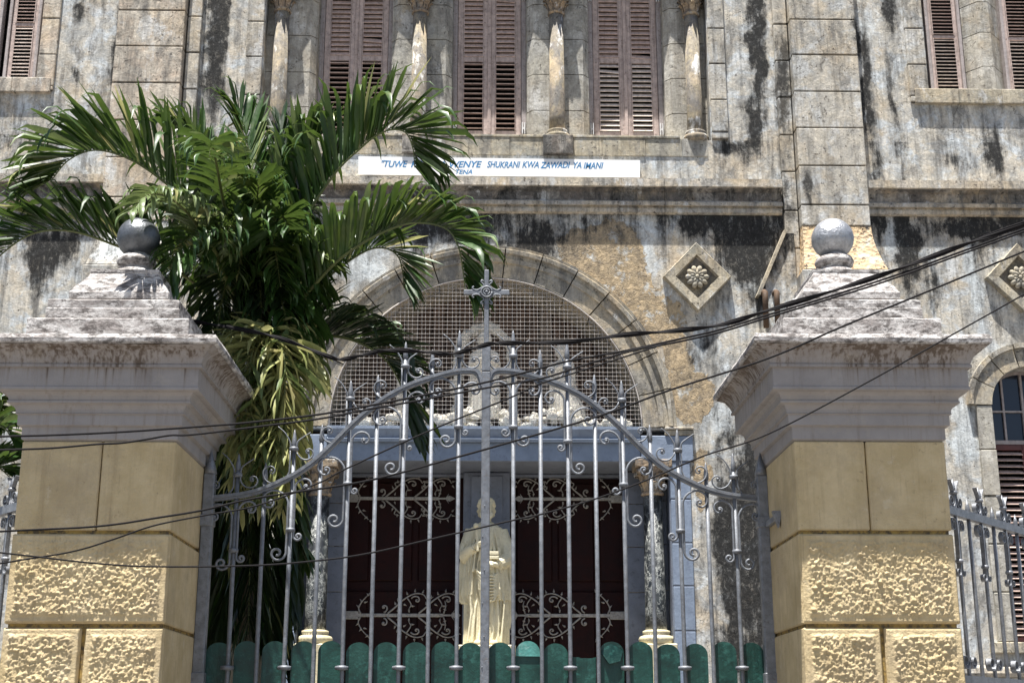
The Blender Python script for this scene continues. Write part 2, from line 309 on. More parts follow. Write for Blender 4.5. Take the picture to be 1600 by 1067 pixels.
def pillar_mats():
    # yellow painted render
    t = NT('yellow_painted_render'); n = t.noise(5, 6, .65); f = t.noise(60, 4, .7)
    c = t.mix(t.mr(n, .38, .62), (.50,.39,.215), (.62,.50,.30)); c = t.mix(t.mr(t.noise(2.4, 8, .74, off=(3,1,1)), .48, .66, 0, .6), c, (.40,.32,.21))
    c = t.mix(t.mr(t.noise(6, 8, .76, off=(7,3,2)), .58, .66, 0, .45), c, (.66,.58,.42))
    c = t.mix(t.mr(t.noise(1, 7, .7, sc=(24,24,1.0)), .52, .74, 0, .55), c, (.33,.245,.14))
    c = t.mix(t.mr(t.noise(1, 5, .7, sc=(60,60,3), off=(2,4,1)), .60, .74, 0, .5), c, (.22,.16,.10))
    c = t.mix(t.mr(t.noise(24, 7, .8, off=(5,5,1)), .60, .68, 0, .6), c, (.25,.185,.11))
    M['yellow'] = t.done(c, .85, t.bump(t.M('ADD', t.M('MULTIPLY', n, .5), f), .9, .009), spec=.25)
    t = NT('mossy_joint'); n = t.noise(26, 6, .7)
    c = t.mix(t.mr(n, .42, .6), (.40,.27,.08), (.09,.07,.045)); M['joint'] = t.done(c, .9, t.bump(n, .8, .006))
    # grey cornice with water runs from the lip
    t = NT('grey_stained_cornice'); n = t.noise(6, 6, .65)
    c = t.mix(t.mr(n, .35, .65), (.29,.27,.26), (.345,.32,.305))
    z0 = Z(519, 6.4); z1 = Z(610, 6.49)
    zz = t.node('ShaderNodeSeparateXYZ'); t.L(t.pos(), zz.inputs[0]); z = zz.outputs[2]
    run = t.noise(1, 6, .7, sc=(15,15,.5), dist=.2); run2 = t.noise(1, 4, .6, sc=(45,45,1.2), off=(2,1,1)); patch = t.noise(1.9, 2, .5, sc=(1,1,.2), off=(8,1,4))
    k = t.M('ADD', t.M('ADD', t.M('MULTIPLY', t.M('SUBTRACT', run, .5), 2.6), t.M('MULTIPLY', t.M('SUBTRACT', run2, .5), 3.6)), t.M('MULTIPLY', t.M('SUBTRACT', patch, .5), 2.4))
    k = t.M('ADD', k, t.mr(z, z1, z0, -.75, .85))
    c = t.mix(t.mr(k, .25, .75, 0, .85), c, (.045,.03,.022)); c = t.mix(t.mr(k, -.3, .4, 0, .35), c, (.20,.15,.11))
    c = t.mix(t.mr(t.noise(1, 7, .72, sc=(20,20,1.4), off=(6,2,2)), .54, .72, 0, .4), c, (.17,.14,.115)); c = t.mix(t.mr(t.noise(5, 8, .75, off=(1,7,7)), .55, .66, 0, .35), c, (.42,.37,.30))
    M['pcornice'] = t.done(c, .85, t.bump(t.noise(50, 5, .7), .6, .004), spec=.25)
    # limewashed, lichen-blackened caps
    t = NT('limewashed_weathered_cap'); n = t.noise(7, 8, .72, dist=.5, sc=(1,1,1.8)); f = t.noise(40, 6, .75)
    c = t.mix(t.mr(n, .38, .60), (.74,.72,.70), (.34,.31,.295)); c = t.mix(t.mr(t.noise(15, 10, .8, sc=(1,1,2.2), off=(4,3,3)), .47, .58, 0, .88), c, (.085,.075,.07))
    c = t.mix(t.mr(f, .55, .7, 0, .6), c, (.14,.11,.10))
    M['cap'] = t.done(c, .95, t.bump(t.M('ADD', n, f), 1, .014), spec=.2)
    # silver painted balls: rough hammered aluminium paint
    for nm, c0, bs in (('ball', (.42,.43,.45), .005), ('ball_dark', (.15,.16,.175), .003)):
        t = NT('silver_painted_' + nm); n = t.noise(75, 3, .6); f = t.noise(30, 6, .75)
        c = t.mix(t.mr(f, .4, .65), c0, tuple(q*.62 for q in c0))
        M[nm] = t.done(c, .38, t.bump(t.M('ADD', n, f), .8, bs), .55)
pillar_mats()
def leaf(name, a, b, c3, trans, tip=(.30,.34,.16)):
    t = NT(name); n = t.noise(6, 4, .6); col = t.mix(t.mr(n, .35, .65), a, b); col = t.mix(t.mr(t.noise(3.3, 3, .6, off=(4,4,4)), .55, .68, 0, .8), col, c3)
    col = t.mix(t.mr(t.noise(1, 3, .6, sc=(60,60,8)), .5, .7, 0, .3), col, tuple(q*1.6 for q in b))
    n2 = t.noise(40, 3, .6); t.done(col, t.mr(n2, .3, .7, .34, .55), t.bump(n2, .3, .002), spec=.5)
    tr = t.node('ShaderNodeBsdfTranslucent'); t.L(t.mix(.5, col, c3), tr.inputs[0]); ms = t.node('ShaderNodeMixShader'); ms.inputs[0].default_value = trans
    t.t.links.new(t.b.outputs[0], ms.inputs[1]); t.t.links.new(tr.outputs[0], ms.inputs[2]); t.t.links.new(ms.outputs[0], t.out.inputs[0])
    return t.m
M['leaf'] = leaf('green_palm_leaf', (.020,.056,.009), (.040,.092,.017), (.11,.145,.03), .27)
M['leaf_pale'] = leaf('pale_green_palm_leaf', (.08,.13,.04), (.14,.19,.07), (.16,.18,.07), .25)
M['leaf_yellow'] = leaf('yellowing_palm_leaf', (.24,.28,.09), (.38,.39,.17), (.42,.36,.17), .32)
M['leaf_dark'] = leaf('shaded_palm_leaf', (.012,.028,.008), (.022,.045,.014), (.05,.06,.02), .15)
def glass():
    t = NT('dark_window_glass'); return t.done((.012,.016,.03), .12, t.bump(t.noise(3, 2), .2, .01), spec=.6)
M['glass'] = glass()
# ------------------------------------------------------------------ ground
g = MB().box(-150, 150, -150, 150, -.2, 0); tag(g.build('ground', M['road']), kind='structure')
# ------------------------------------------------------------------ church
F = 14.0
church = thing('church_building', 'weathered grey stone church front with louvred windows and arched portal behind the gate', 'church', (0, F, 0))
ZTOP = 13.6
XL, XR = X(-420, 300, F), X(2050, 300, F)
xa0, xa1 = X(411, 100, F), X(1106, 100, F)          # arcade recess
z_led = Z(217, F, 758); z_cap = Z(-6, F, 758); z_corn = Z(333, F, 758)
colx = [X(437, 100, F+.06), X(655, 100, F+.06), X(870, 100, F+.06), X(1083, 100, F+.06)]
arx, arz, ARI = X(759, 660, F), Z(667, F, 759), 1.64
ARO = 1.99
def grid_wall(mb, x0, x1, z0, z1, ops, yf, depth, back=None):
    """front skin at yf with openings; reveals run back by depth. ops: (x0,x1,z0,z1) or ('a',xc,r,z0,zs)"""
    rects = []
    for o in ops:
        if o[0] == 'a':
            _, xc, r, a, zs = o; rects.append((xc-r, xc+r, a, zs+r))
        else: rects.append(o)
    xs = sorted(set([x0, x1] + [q for r in rects for q in r[:2]])); zs_ = sorted(set([z0, z1] + [q for r in rects for q in r[2:]]))
    xs = [q for q in xs if x0 <= q <= x1]; zs_ = [q for q in zs_ if z0 <= q <= z1]
    for i in range(len(xs)-1):
        for j in range(len(zs_)-1):
            cx, cz = (xs[i]+xs[i+1])/2, (zs_[j]+zs_[j+1])/2
            if any(r[0] < cx < r[1] and r[2] < cz < r[3] for r in rects): continue
            mb.add([(xs[i], yf, zs_[j]), (xs[i+1], yf, zs_[j]), (xs[i+1], yf, zs_[j+1]), (xs[i], yf, zs_[j+1])], [(0, 1, 2, 3)])
    for o in ops:
        if o[0] == 'a':
            _, xc, r, a, zs = o; n = 36
            pts = [(xc - r*math.cos(PI*k/n), zs + r*math.sin(PI*k/n)) for k in range(n+1)]
            for k in range(n):
                p, q = pts[k], pts[k+1]
                mb.add([(p[0], yf, p[1]), (q[0], yf, q[1]), (q[0], yf, zs+r), (p[0], yf, zs+r)], [(0, 1, 2, 3)])
                mb.add([(p[0], yf, p[1]), (q[0], yf, q[1]), (q[0], yf+depth, q[1]), (p[0], yf+depth, p[1])], [(0, 1, 2, 3)])
            for xx in (xc-r, xc+r): mb.add([(xx, yf, a), (xx, yf+depth, a), (xx, yf+depth, zs), (xx, yf, zs)], [(0, 1, 2, 3)])
        else:
            a0, a1, b0, b1 = o; c = [(a0, b0), (a1, b0), (a1, b1), (a0, b1)]
            for k in range(4):
                if k == 2 and b1 == z_cap: continue
                p, q = c[k], c[(k+1) % 4]
                mb.add([(p[0], yf, p[1]), (q[0], yf, q[1]), (q[0], yf+depth, q[1]), (p[0], yf+depth, p[1])], [(0, 1, 2, 3)])
# side windows
wa = (X(-85, 60, F), X(64, 60, F), Z(121, F, 40), Z(-320, F, 40))
we = (X(1446, 80, F), X(1680, 80, F), Z(139, F, 1500), Z(-320, F, 1500))
jx = X(1549, 640, F); RW = .42; jz = Z(634, F, 1600)
jw = ('a', jx+RW, RW, Z(1003, F, 1600), jz)
jm = ('a', 2*arx-(jx+RW), RW, Z(1003, F, 1600), jz)
px0, px1 = X(446, 850, F), X(1068, 850, F)
portal = (X(462, 850, F), X(1052, 850, F), 0, arz-.02)
mb = MB()
z_sp = z_led
grid_wall(mb, XL, XR, 0, ZTOP, [(xa0, xa1, z_led, z_cap), wa, we, jw, jm,
    ('a', arx, ARO-.02, arz, arz), portal] + [('a', (colx[i]+colx[i+1])/2, (colx[i+1]-colx[i])/2-.09, z_cap, z_cap) for i in range(3)], F, .42)
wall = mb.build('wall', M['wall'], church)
mb = MB(); mb.box(XL, XL+.4, F+.43, F+11, 0, ZTOP); mb.box(XR-.4, XR, F+.43, F+11, 0, ZTOP); mb.box(XL, XR, F+11, F+11.4, 0, ZTOP)
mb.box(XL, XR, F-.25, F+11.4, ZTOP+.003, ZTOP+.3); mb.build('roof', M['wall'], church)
# dark panel behind the openings: the unlit rooms' darkness put into its colour
mb = MB(); mb.box(XL+.41, XR-.41, F+2.2, F+2.3, arz+.3, ZTOP-.01); mb.build('interior_dark_panel', M['dark'], church)
# back wall of the arcade, pierced by the three windows
YB = F+.36
wx = [(X(496,150,YB), X(612,150,YB)), (X(707,150,YB), X(822,150,YB)), (X(920,150,YB), X(1036,150,YB))]
zsill = Z(216, YB, 758)
mb = MB(); grid_wall(mb, xa0-.05, xa1+.05, z_led-.3, ZTOP-1.2, [(a, b, zsill, Z(-260, YB, 758)) for a, b in wx], YB, .25)
mb.build('window_wall', M['pier'], church)
# ---- stone courses
def courses(y_joint, Y, px, pitch, zlo, zhi):
    z = [Z(y, Y, px) for y in y_joint]; z.sort()
    while z[0] - pitch > zlo: z.insert(0, z[0]-pitch)
    while z[-1] + pitch < zhi: z.append(z[-1]+pitch)
    return [zlo] + z + [zhi]
def blocks(parent, x0, x1, y0, y1, zs, mat, gap=.016, bev=.007, jit=.004, name='block'):
    for a, b in zip(zs[:-1], zs[1:]):
        if b - a < .05: continue
        j = random.uniform(-jit, jit)
        MB().box(x0+random.uniform(0, jit), x1-random.uniform(0, jit), y0+j, y1, a+gap/2, b-gap/2, bev).build(name, mat, parent)
def pilaster(xl, xr, jts, px, mat, Y, zlo, zhi, pitch=.388):
    o = MB().box(xl+.012, xr-.012, Y+.022, F, zlo, zhi).build('pilaster', M['fascia'], church)
    blocks(o, xl, xr, Y, F+.01, courses(jts, Y, px, pitch, zlo, zhi), mat); return o
Yp = F-.17; Yh = F-.07
jr = [31, 86, 143, 200, 259, 320]
zfl = Z(353, Yp, 1300)
pr = (X(1235, 30, Yp), X(1335, 30, Yp)); pl = (X(183, 30, Yp), X(289, 30, Yp))
pr = (X(1250.5, 300, Yp), X(1357, 300, Yp)); 
pilaster(*pr, jr, 1300, M['block'], Yp, zfl, ZTOP-.3)
pilaster(*pl, [16, 72, 129, 187, 246, 308], 235, M['block_warm'], Yp, Z(345, Yp, 200), ZTOP-.3)
hr = (X(1209, 50, Yh), X(1230, 50, Yh)); hl = (X(292, 50, Yh), X(314, 50, Yh))
pilaster(hr[0], pr[0]-.012, [38, 95, 152, 211, 268, 329, 388], 1230, M['block'], Yh, Z(460, Yh, 1210), ZTOP-.3)
pilaster(pl[1]+.012, hl[1], [26, 82, 139, 196, 254, 312, 370], 300, M['block'], Yh, Z(460, Yh, 300), ZTOP-.3)
# flared feet of the pilasters, bare tan render above, stained render below
for (a, b, zt, nm) in ((pr[0], pr[1], zfl, 0), (pl[0], pl[1], Z(345, Yp, 200), 1)):
    zb = zt - .55; n = 10; mb = MB(); vs = []
    for k in range(n+1):
        t = k/n; o = .10*t**1.8; z = zt - (zt-zb)*t
        vs += [(a-o*.5, Yp-.19*t**1.6+.005, z), (b+o*.9, Yp-.19*t**1.6+.005, z), (b+o*.9, F, z), (a-o*.5, F, z)]
    fs = []
    for k in range(n):
        for q in range(4): fs.append((k*4+q, k*4+(q+1) % 4, (k+1)*4+(q+1) % 4, (k+1)*4+q))
    fs += [(0, 1, 2, 3), tuple(n*4+q for q in (3, 2, 1, 0))]
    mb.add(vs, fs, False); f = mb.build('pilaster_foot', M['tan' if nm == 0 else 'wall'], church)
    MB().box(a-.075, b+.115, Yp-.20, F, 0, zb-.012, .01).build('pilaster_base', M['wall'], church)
# raking buttress beside the right pilaster
for sx, (xc, x_in) in ((1, (X(1233, 365, Yh), pr[0]-.02)), (-1, (pl[1]+.02+.16, pl[1]+.02))):
    z1, z2 = Z(366, Yh, 1225), Z(462, Yh, 1190)
    if sx == 1: pts = [(xc-.03, z1), (xc-.36, z2), (xc-.36, 0), (x_in-.06, 0), (x_in-.06, z1)]
    else: pts = [(xc+.03, z1), (xc+.36, z2), (xc+.36, 0), (x_in+.06, 0), (x_in+.06, z1)]
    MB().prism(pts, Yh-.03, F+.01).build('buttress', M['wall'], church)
    a, b = pts[0], pts[1]; w_ = .035*sx
    MB().prism([(a[0], a[1]+.03), (a[0]-w_, a[1]+.03), (b[0]-w_, b[1]-.01), (b[0], b[1]-.01)], Yh-.07, F).build('coping', M['sill'], church)
mb = MB()
for px in (1194, 1212):
    q = P(px, 456, Yh-.1); mb = MB()
    mb.tube([q+Vector((0,.2,.0)), q, q+Vector((0,-.05,-.02)), q+Vector((0,-.04,-.10)), q+Vector((0,-.01,-.4))], .03, 10); mb.build('drain_pipe', M['rust'], church)
# quoins beside windows
def quoin(pxl, pxr, py, jts, px, zb, mat, proud=.035):
    xl, xr = X(pxl, py, F), X(pxr, py, F)
    o = MB().box(xl+.008, xr-.008, F-proud+.012, F, zb, ZTOP-.3).build('jamb', M['fascia'], church)
    blocks(o, xl, xr, F-proud, F+.02, courses(jts, F, px, .388, zb, ZTOP-.3), mat)
quoin(64.5, 92, 60, [31, 87], 80, Z(143, F, 60), M['block_warm'])
quoin(1415, 1444.5, 80, [47, 103], 1430, Z(162, F, 1430), M['block'])
quoin(383.5, 410, 100, [36, 91, 150, 205], 395, Z(333, F, 400)+.01, M['block'])
quoin(1107, 1133, 100, [47, 102, 158], 1120, Z(219, F, 1120), M['block'])
# sills under the side windows
for (a, b, y0, y1, px, m) in ((-100, 80, 121, 143, 40, 'block_warm'), (1429, 1700, 139, 161, 1500, 'sill')):
    xa, xb = X(a, y1, F), X(b, y1, F); n = 3 if b < 100 else 4
    for k in range(n):
        MB().box(xa+(xb-xa)*k/n, xa+(xb-xa)*(k+1)/n-.003, F-.055, F+.3, Z(y1, F-.055, px), Z(y0, F-.055, px), .006).build('sill', M[m], church)
# ledge under the arcade
zl0, zl1 = Z(245.5, F+.05, 758), Z(218, F+.05, 758)
es = [540, 590, 640, 697, 733, 797, 850, 897, 941, 1009, 1066]
for a, b in zip(es[:-1], es[1:]):
    MB().box(X(a, 230, F-.012), X(b, 230, F-.012)-.003, F-.012+random.uniform(-.004, .003), F+.37, zl0, zl1, .004).build('ledge_block', M['sill'], church)
MB().box(X(411, 230, F), X(540, 230, F), F-.01, F+.37, zl0, zl1, .004).build('ledge_block', M['pier'], church)
MB().box(X(1066, 230, F), X(1106, 230, F), F-.01, F+.37, zl0, zl1, .004).build('ledge_block', M['pier'], church)
mb = MB(); mb.box(X(545, 217, F), X(1062, 217, F), F-.022, F+.37, zl1+.002, zl1+.03, .004); mb.build('window_sill', M['sill'], church)
for i, cx in enumerate(colx[1:3]): MB().box(cx-.165, cx+.165, F-.075, F-.012, zl0-.004, zl1+.01, .006).build('plinth', M['fascia'], church)
# piers behind the columns (chamfered stones)
def pier(x0, x1, ch, Y0, Y1, jts, px, zb, mat, chl=None, chr_=None):
    chl = ch if chl is None else chl; chr_ = ch if chr_ is None else chr_
    o = MB().prism([(x0+.02, zb), (x1-.02, zb), (x1-.02, ZTOP-1.3), (x0+.02, ZTOP-1.3)], max(Y0+.03, Y1-.1), Y1).build('pier', M['fascia'], church)
    for a, b in zip(*(lambda c: (c[:-1], c[1:]))(courses(jts, Y0, px, .388, zb, ZTOP-1.3))):
        a += .005; b -= .005
        pts = [(x0, Y1), (x0, Y0+chl), (x0+chl*.9, Y0), (x1-chr_*.9, Y0), (x1, Y0+chr_), (x1, Y1)]
        n = len(pts); vs = [(p[0], p[1], a) for p in pts] + [(p[0], p[1], b) for p in pts]
        mb = MB().add(vs, [tuple(range(n))[::-1], tuple(range(n, 2*n))] + [(i, (i+1) % n, (i+1) % n+n, i+n) for i in range(n)])
        mb.build('block', mat, o)
jp = [8, 62, 117, 173]
pier(X(612, 150, YB), X(706, 150, YB), .075, F+.17, YB+.01, jp, 660, zl1+.031, M['pier'])
pier(X(823, 150, YB), X(919, 150, YB), .075, F+.17, YB+.01, jp, 870, zl1+.031, M['pier'])
pier(xa0-.1, X(495, 150, YB), .075, F+.17, YB+.01, [0, 56, 113, 167], 470, zl1+.031, M['pier'], chl=.001)
pier(X(1037, 150, YB), xa1+.1, .075, F+.17, YB+.01, [14, 69, 123, 178], 1060, zl1+.031, M['pier'], chr_=.001)
pier(X(1503, 100, F+.2), X(1566, 100, F+.2), .19, F+.02, F+.36, [51, 104], 1550, we[2], M['pier'])
# colonnettes
def column(cx, cy, zb, zt, r, mats=('column', 'capital', 'column'), cap=.30):
    o = MB().lathe([(r*1.02, zb+.13), (r*1.0, zb+.3), (r*.9, zt-cap)], (cx, cy, 0), 28).build('column', M[mats[0]], church)
    MB().lathe([(r*1.62, zb), (r*1.62, zb+.03), (r*1.7, zb+.05), (r*1.55, zb+.075), (r*1.18, zb+.09), (r*1.3, zb+.11), (r*1.28, zb+.13), (r*1.02, zb+.14)], (cx, cy, 0), 28).build('base', M[mats[2]], o)
    mb = MB(); zc = zt - cap
    mb.lathe([(r*.92, zc-.03), (r*1.12, zc-.02), (r*1.12, zc), (r*.95, zc+.01), (r*1.0, zc+.05), (r*1.15, zc+.15), (r*1.55, zc+.24), (r*1.6, zc+.25)], (cx, cy, 0), 24)
    for ring, (nn, zz, ln) in enumerate(((8, zc+.01, .10), (8, zc+.08, .11))):   # acanthus leaves
        for k in range(nn):
            th = 2*PI*(k+.5*ring)/nn; d = Vector((math.cos(th), math.sin(th), 0)); s_ = Vector((-d.y, d.x, 0)); rr = r*(1.0+.14*ring)
            pts = [(0, 0), (.012, ln*.4), (.02, ln*.75), (.045, ln), (.06, ln*.93), (.055, ln*.82)]
            vs = []; ww = [.6, .95, 1, .8, .5, .3]
            for (o_, z_), w_ in zip(pts, ww):
                c = Vector((cx, cy, zz+z_)) + d*(rr+o_); vs += [c - s_*r*.38*w_ - d*.006, c, c + s_*r*.38*w_ - d*.006]
            mb.add([v+d*.0 for v in vs], [(i*3+j, i*3+j+1, i*3+j+4, i*3+j+3) for i in range(5) for j in range(2)], True)
    for k in range(4):                                                            # corner volutes
        th = PI/4 + PI/2*k; d = Vector((math.cos(th), math.sin(th), 0)); c = Vector((cx, cy, zc+.215)) + d*r*1.7
        s_ = Vector((-d.y, d.x, 0)); mb.tube([c-s_*.028, c+s_*.028], r*.36, 12)
        mb.tube([Vector((cx, cy, zc+.12))+d*r*1.1, Vector((cx, cy, zc+.19))+d*r*1.35, c], r*.16, 6)
    mb.box(cx-r*1.75, cx+r*1.75, cy-r*1.75, cy+r*1.75, zc+.25, zt, .008); mb.build('capital', M[mats[1]], o)
zcb = Z(219, F+.02, 870)
for i, cx in enumerate(colx): column(cx, F+.085, zcb if i else zcb, z_cap+.13, .088)
# arcade arches: mouldings round the three heads (above the picture) are the wall itself
# ---- shutters
def shutter(x0, x1, zb, zt, Y, z_mid, pitch, ang, mats, fr=.06, tilt=None, parent=church, hang=False):
    wd, sm_, sd_ = mats
    mb = MB(); d = .035
    mb.box(x0, x0+fr, Y-d/2, Y+d/2, zb, zt, .005); mb.box(x1-fr, x1, Y-d/2, Y+d/2, zb, zt, .005)
    for a, b in ((zb, zb+fr), (z_mid-fr*.5, z_mid+fr*.5), (zt-fr, zt)): mb.box(x0+fr, x1-fr, Y-d/2+.003, Y+d/2-.003, a, b, .004)
    for a, b in ((zb+fr, z_mid-fr*.5), (z_mid+fr*.5, zt-fr)):                     # thin beads round the panels
        for u in (x0+fr, x1-fr-.009): mb.box(u, u+.009, Y-d/2-.007, Y-d/2+.004, a, b)
    o = mb.build('shutter', wd, parent); sl = {}
    for sec, (a, b) in enumerate(((zb+fr, z_mid-fr*.5), (z_mid+fr*.5, zt-fr))):
        n = max(1, int((b-a)/pitch)); 
        for k in range(n):
            zc = a + (k+.5)*(b-a)/n
            if zc > Z(-30, Y, 758): break
            m = sd_ if (sec or (ang[0] < 40 and ang[1] > 40)) else sm_; an = R(ang[sec] + random.uniform(-3, 3))
            w2, h2 = pitch*.60, .0045; xa, xb = x0+fr+.004, x1-fr-.004; vs = []
            for (u, v) in ((-w2, -h2), (w2, -h2), (w2, h2), (-w2, h2)):
                yy = Y + u*math.cos(an) - v*math.sin(an); z_ = zc + u*math.sin(an) + v*math.cos(an)
                vs += [(xa, yy, z_), (xb, yy, z_)]
            if random.random() < .02: vs = [(q[0], q[1], q[2]-(.02 if q[0] == xb else 0)) for q in vs]
            MB().add(vs, [(0,1,3,2), (2,3,5,4), (4,5,7,6), (6,7,1,0), (0,2,4,6), (1,7,5,3)]).build('slat', m, o)
    return o
YS = YB+.03
wm = (M['wood'], M['slat'], M['slat_dark'])
for i, (a, b) in enumerate(wx):
    zt = Z(-260, YB, 758); f = MB(); j = .052
    f.box(a, a+j, YS-.03, YS+.09, zsill, zt, .004); f.box(b-j, b, YS-.03, YS+.09, zsill, zt, .004); f.box(a+j, b-j, YS-.03, YS+.09, zsill, zsill+.03, .004)
    fo = f.build('window_frame', M['wood_grey'], church); mid = (a+b)/2; zm = Z(94, YS, 758)
    for (u, v) in ((a+j+.004, mid-.003), (mid+.003, b-j-.004)):
        shutter(u, v, zsill+.034, zt-.05, YS+.0, zm, .0595, ((14, 58), (14, 58), (48, 58))[i], wm, .066)
    MB().box(mid-.02, mid+.02, YS-.032, YS-.0185, zsill+.05, zt-.1, .004).build('astragal', M['wood'], church)
    for u in (a+.01, b-.05):                                                     # white strap hinges low and high on the frame
        for zz in (zsill+.075, Z(-2, YS, 758)-.02):
            hm = MB(); hm.box(u, u+.014, YS-.055, YS-.033, zz-.03, zz+.11, .002); hm.box(u+.026, u+.04, YS-.055, YS-.033, zz-.03, zz+.11, .002); hm.box(u+.0141, u+.0259, YS-.052, YS-.036, zz+.03, zz+.05)
            hm.build('hinge', M['white'], church)
YW = F+.16
for (a, b, px, ym, wn) in ((10, 61, 40, 40, wa), (1448, 1503, 1480, 59, we), (1566, 1622, 1600, 62, we), (-60, 0, -20, 38, wa)):
    zt = wn[3]-.05
    fr = MB(); u0, u1 = X(a, 80, YW), X(b, 80, YW)
    fr.box(u0, u0+.035, YW-.04, YW+.06, wn[2], zt, .003); fr.box(u1-.035, u1, YW-.04, YW+.06, wn[2], zt, .003); fr.build('window_frame', M['wood_grey'], church)
    shutter(u0+.037, u1-.037, wn[2]+.01, zt-.1, YW, Z(ym, YW, px), .043, (22, 22) if px > 900 else (35, 35), wm, .04)
# ---- cornice
def cornice(x0, x1, pxm):
    prof = [(.12, 277), (.12, 289), (.10, 291), (.045, 299), (.03, 312), (.08, 313.5), (.08, 319), (.035, 321), (.05, 325), (.045, 330), (.02, 333)]
    pts = [(F-o, Z(y + (6 if pxm > 1300 else 0)*0, F-o, 800)) for o, y in prof]
    a = [(F, pts[0][1]+.015)] + pts[:3] + [(F, pts[2][1])]
    b = [(F, pts[2][1]-.0005)] + [pts[2]] + pts[3:5] + [(F, pts[4][1])]
    c = [(F, pts[4][1]-.0005)] + pts[4:] + [(F, pts[-1][1])]
    n = max(1, round((x1-x0)/1.25))
    for k in range(n):
        u, v = x0+(x1-x0)*k/n, x0+(x1-x0)*(k+1)/n-.004
        for q, m in ((a, 'cornice'), (b, 'fascia'), (c, 'cornice')): MB().extr(q, u, v).build('cornice', M[m], church)
cornice(hl[1]+.01, hr[0]-.01, 758); cornice(pr[1]+.005, XR, 1480); cornice(XL, pl[0]-.005, 80)
# ---- portal arch: voussoirs with their moulding, open joints
nv = 15
for k in range(nv):
    a0, a1 = PI*k/nv + .0035, PI*(k+1)/nv - .0035; n = 6
    prof = [(ARI, .40), (ARI, -.004), (1.80, -.012), (1.805, -.035), (1.85, -.04), (1.857, -.02), (1.90, -.028), (1.905, -.06), (1.945, -.066), (1.955, -.045), (1.985, -.05), (ARO, .0), (ARO, .40)]
    vs = []; fs = []; m = len(prof); jj = random.uniform(-.004, .004)
    for q in range(n+1):
        th = a0+(a1-a0)*q/n
        for (r, y) in prof: vs.append((arx - r*math.cos(th), F + y + jj, arz + r*math.sin(th)))
    for q in range(n):
        for i in range(m-1): fs.append((q*m+i, q*m+i+1, (q+1)*m+i+1, (q+1)*m+i))
        fs.append((q*m+m-1, q*m, (q+1)*m, (q+1)*m+m-1))
    fs += [tuple(range(m)), tuple(n*m+i for i in range(m))[::-1]]
    MB().add(vs, fs).build('voussoir', M['voussoir'], church)
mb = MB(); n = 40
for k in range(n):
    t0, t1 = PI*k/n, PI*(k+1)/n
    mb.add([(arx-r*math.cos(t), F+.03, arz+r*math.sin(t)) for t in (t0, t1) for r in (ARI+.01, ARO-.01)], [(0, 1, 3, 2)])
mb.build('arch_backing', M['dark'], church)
for s in (-1, 1):       # moulding turned outward at the springing
    a, b = arx+s*1.86, arx+s*2.16
    MB().box(a, b, F-.045, F+.01, arz-.085, arz-.03, .008).build('impost', M['voussoir'], church); MB().box(a, b, F-.06, F+.01, arz-.028, arz-.001, .006).build('impost', M['cornice'], church)
# ---- tympanum
YT = F+.75
mb = MB(); nb = 22
for k in range(nb):
    x0 = arx-ARI+2*ARI*k/nb; x1 = arx-ARI+2*ARI*(k+1)/nb
    h = math.sqrt(max(0.02, ARI**2-(min(abs(x0-arx), abs(x1-arx)))**2))+.05
    MB().box(x0, x1-.012, YT+random.uniform(-.01, .01), YT+.05, arz-.1, arz+h).build('board', M['tympanum'] if k % 5 else M['greybrown'], church)
MB().box(arx-ARI-.3, arx+ARI+.3, YT+.06, YT+.1, arz-.2, arz+ARI+.2).build('tympanum', M['tympanum'], church)
mb = MB(); n = 30
for k in range(n):
    t0, t1 = PI*k/n, PI*(k+1)/n
    mb.add([(arx-(ARI+.004)*math.cos(t), y, arz+(ARI+.004)*math.sin(t)) for t in (t0, t1) for y in (F+.38, YT+.06)], [(0, 1, 3, 2)])
mb.build('soffit', M['voussoir'], church)
# wire mesh across the arch
mb = MB(); YM = F+.015; rw = .0027; p = .0458; RM = ARI-.01
nx = int(RM/p)
def wv(i, j): return .006*math.sin(i*1.7+j*.6)
for i in range(-nx, nx+1):
    x = i*p; h = math.sqrt(max(0, RM*RM-x*x))
    mb.tube([(arx+x+wv(i, k), YM+rw, arz+.01+h*k/6) for k in range(7)], rw, 4, False)
for j in range(0, int(RM/p)+1):
    z = .05+j*p; h = math.sqrt(max(0, RM*RM-z*z))
    if h > .1: mb.tube([(arx-h+2*h*k/6, YM-rw, arz+z+wv(j, k)*.6) for k in range(7)], rw, 4, False)
mb.build('wire_mesh', M['wire'], church)
mb = MB(); mb.tube([(arx-RM*math.cos(PI*k/48), YM-.012, arz+RM*math.sin(PI*k/48)) for k in range(49)], .009, 6); mb.build('mesh_rim', M['wire'], church)
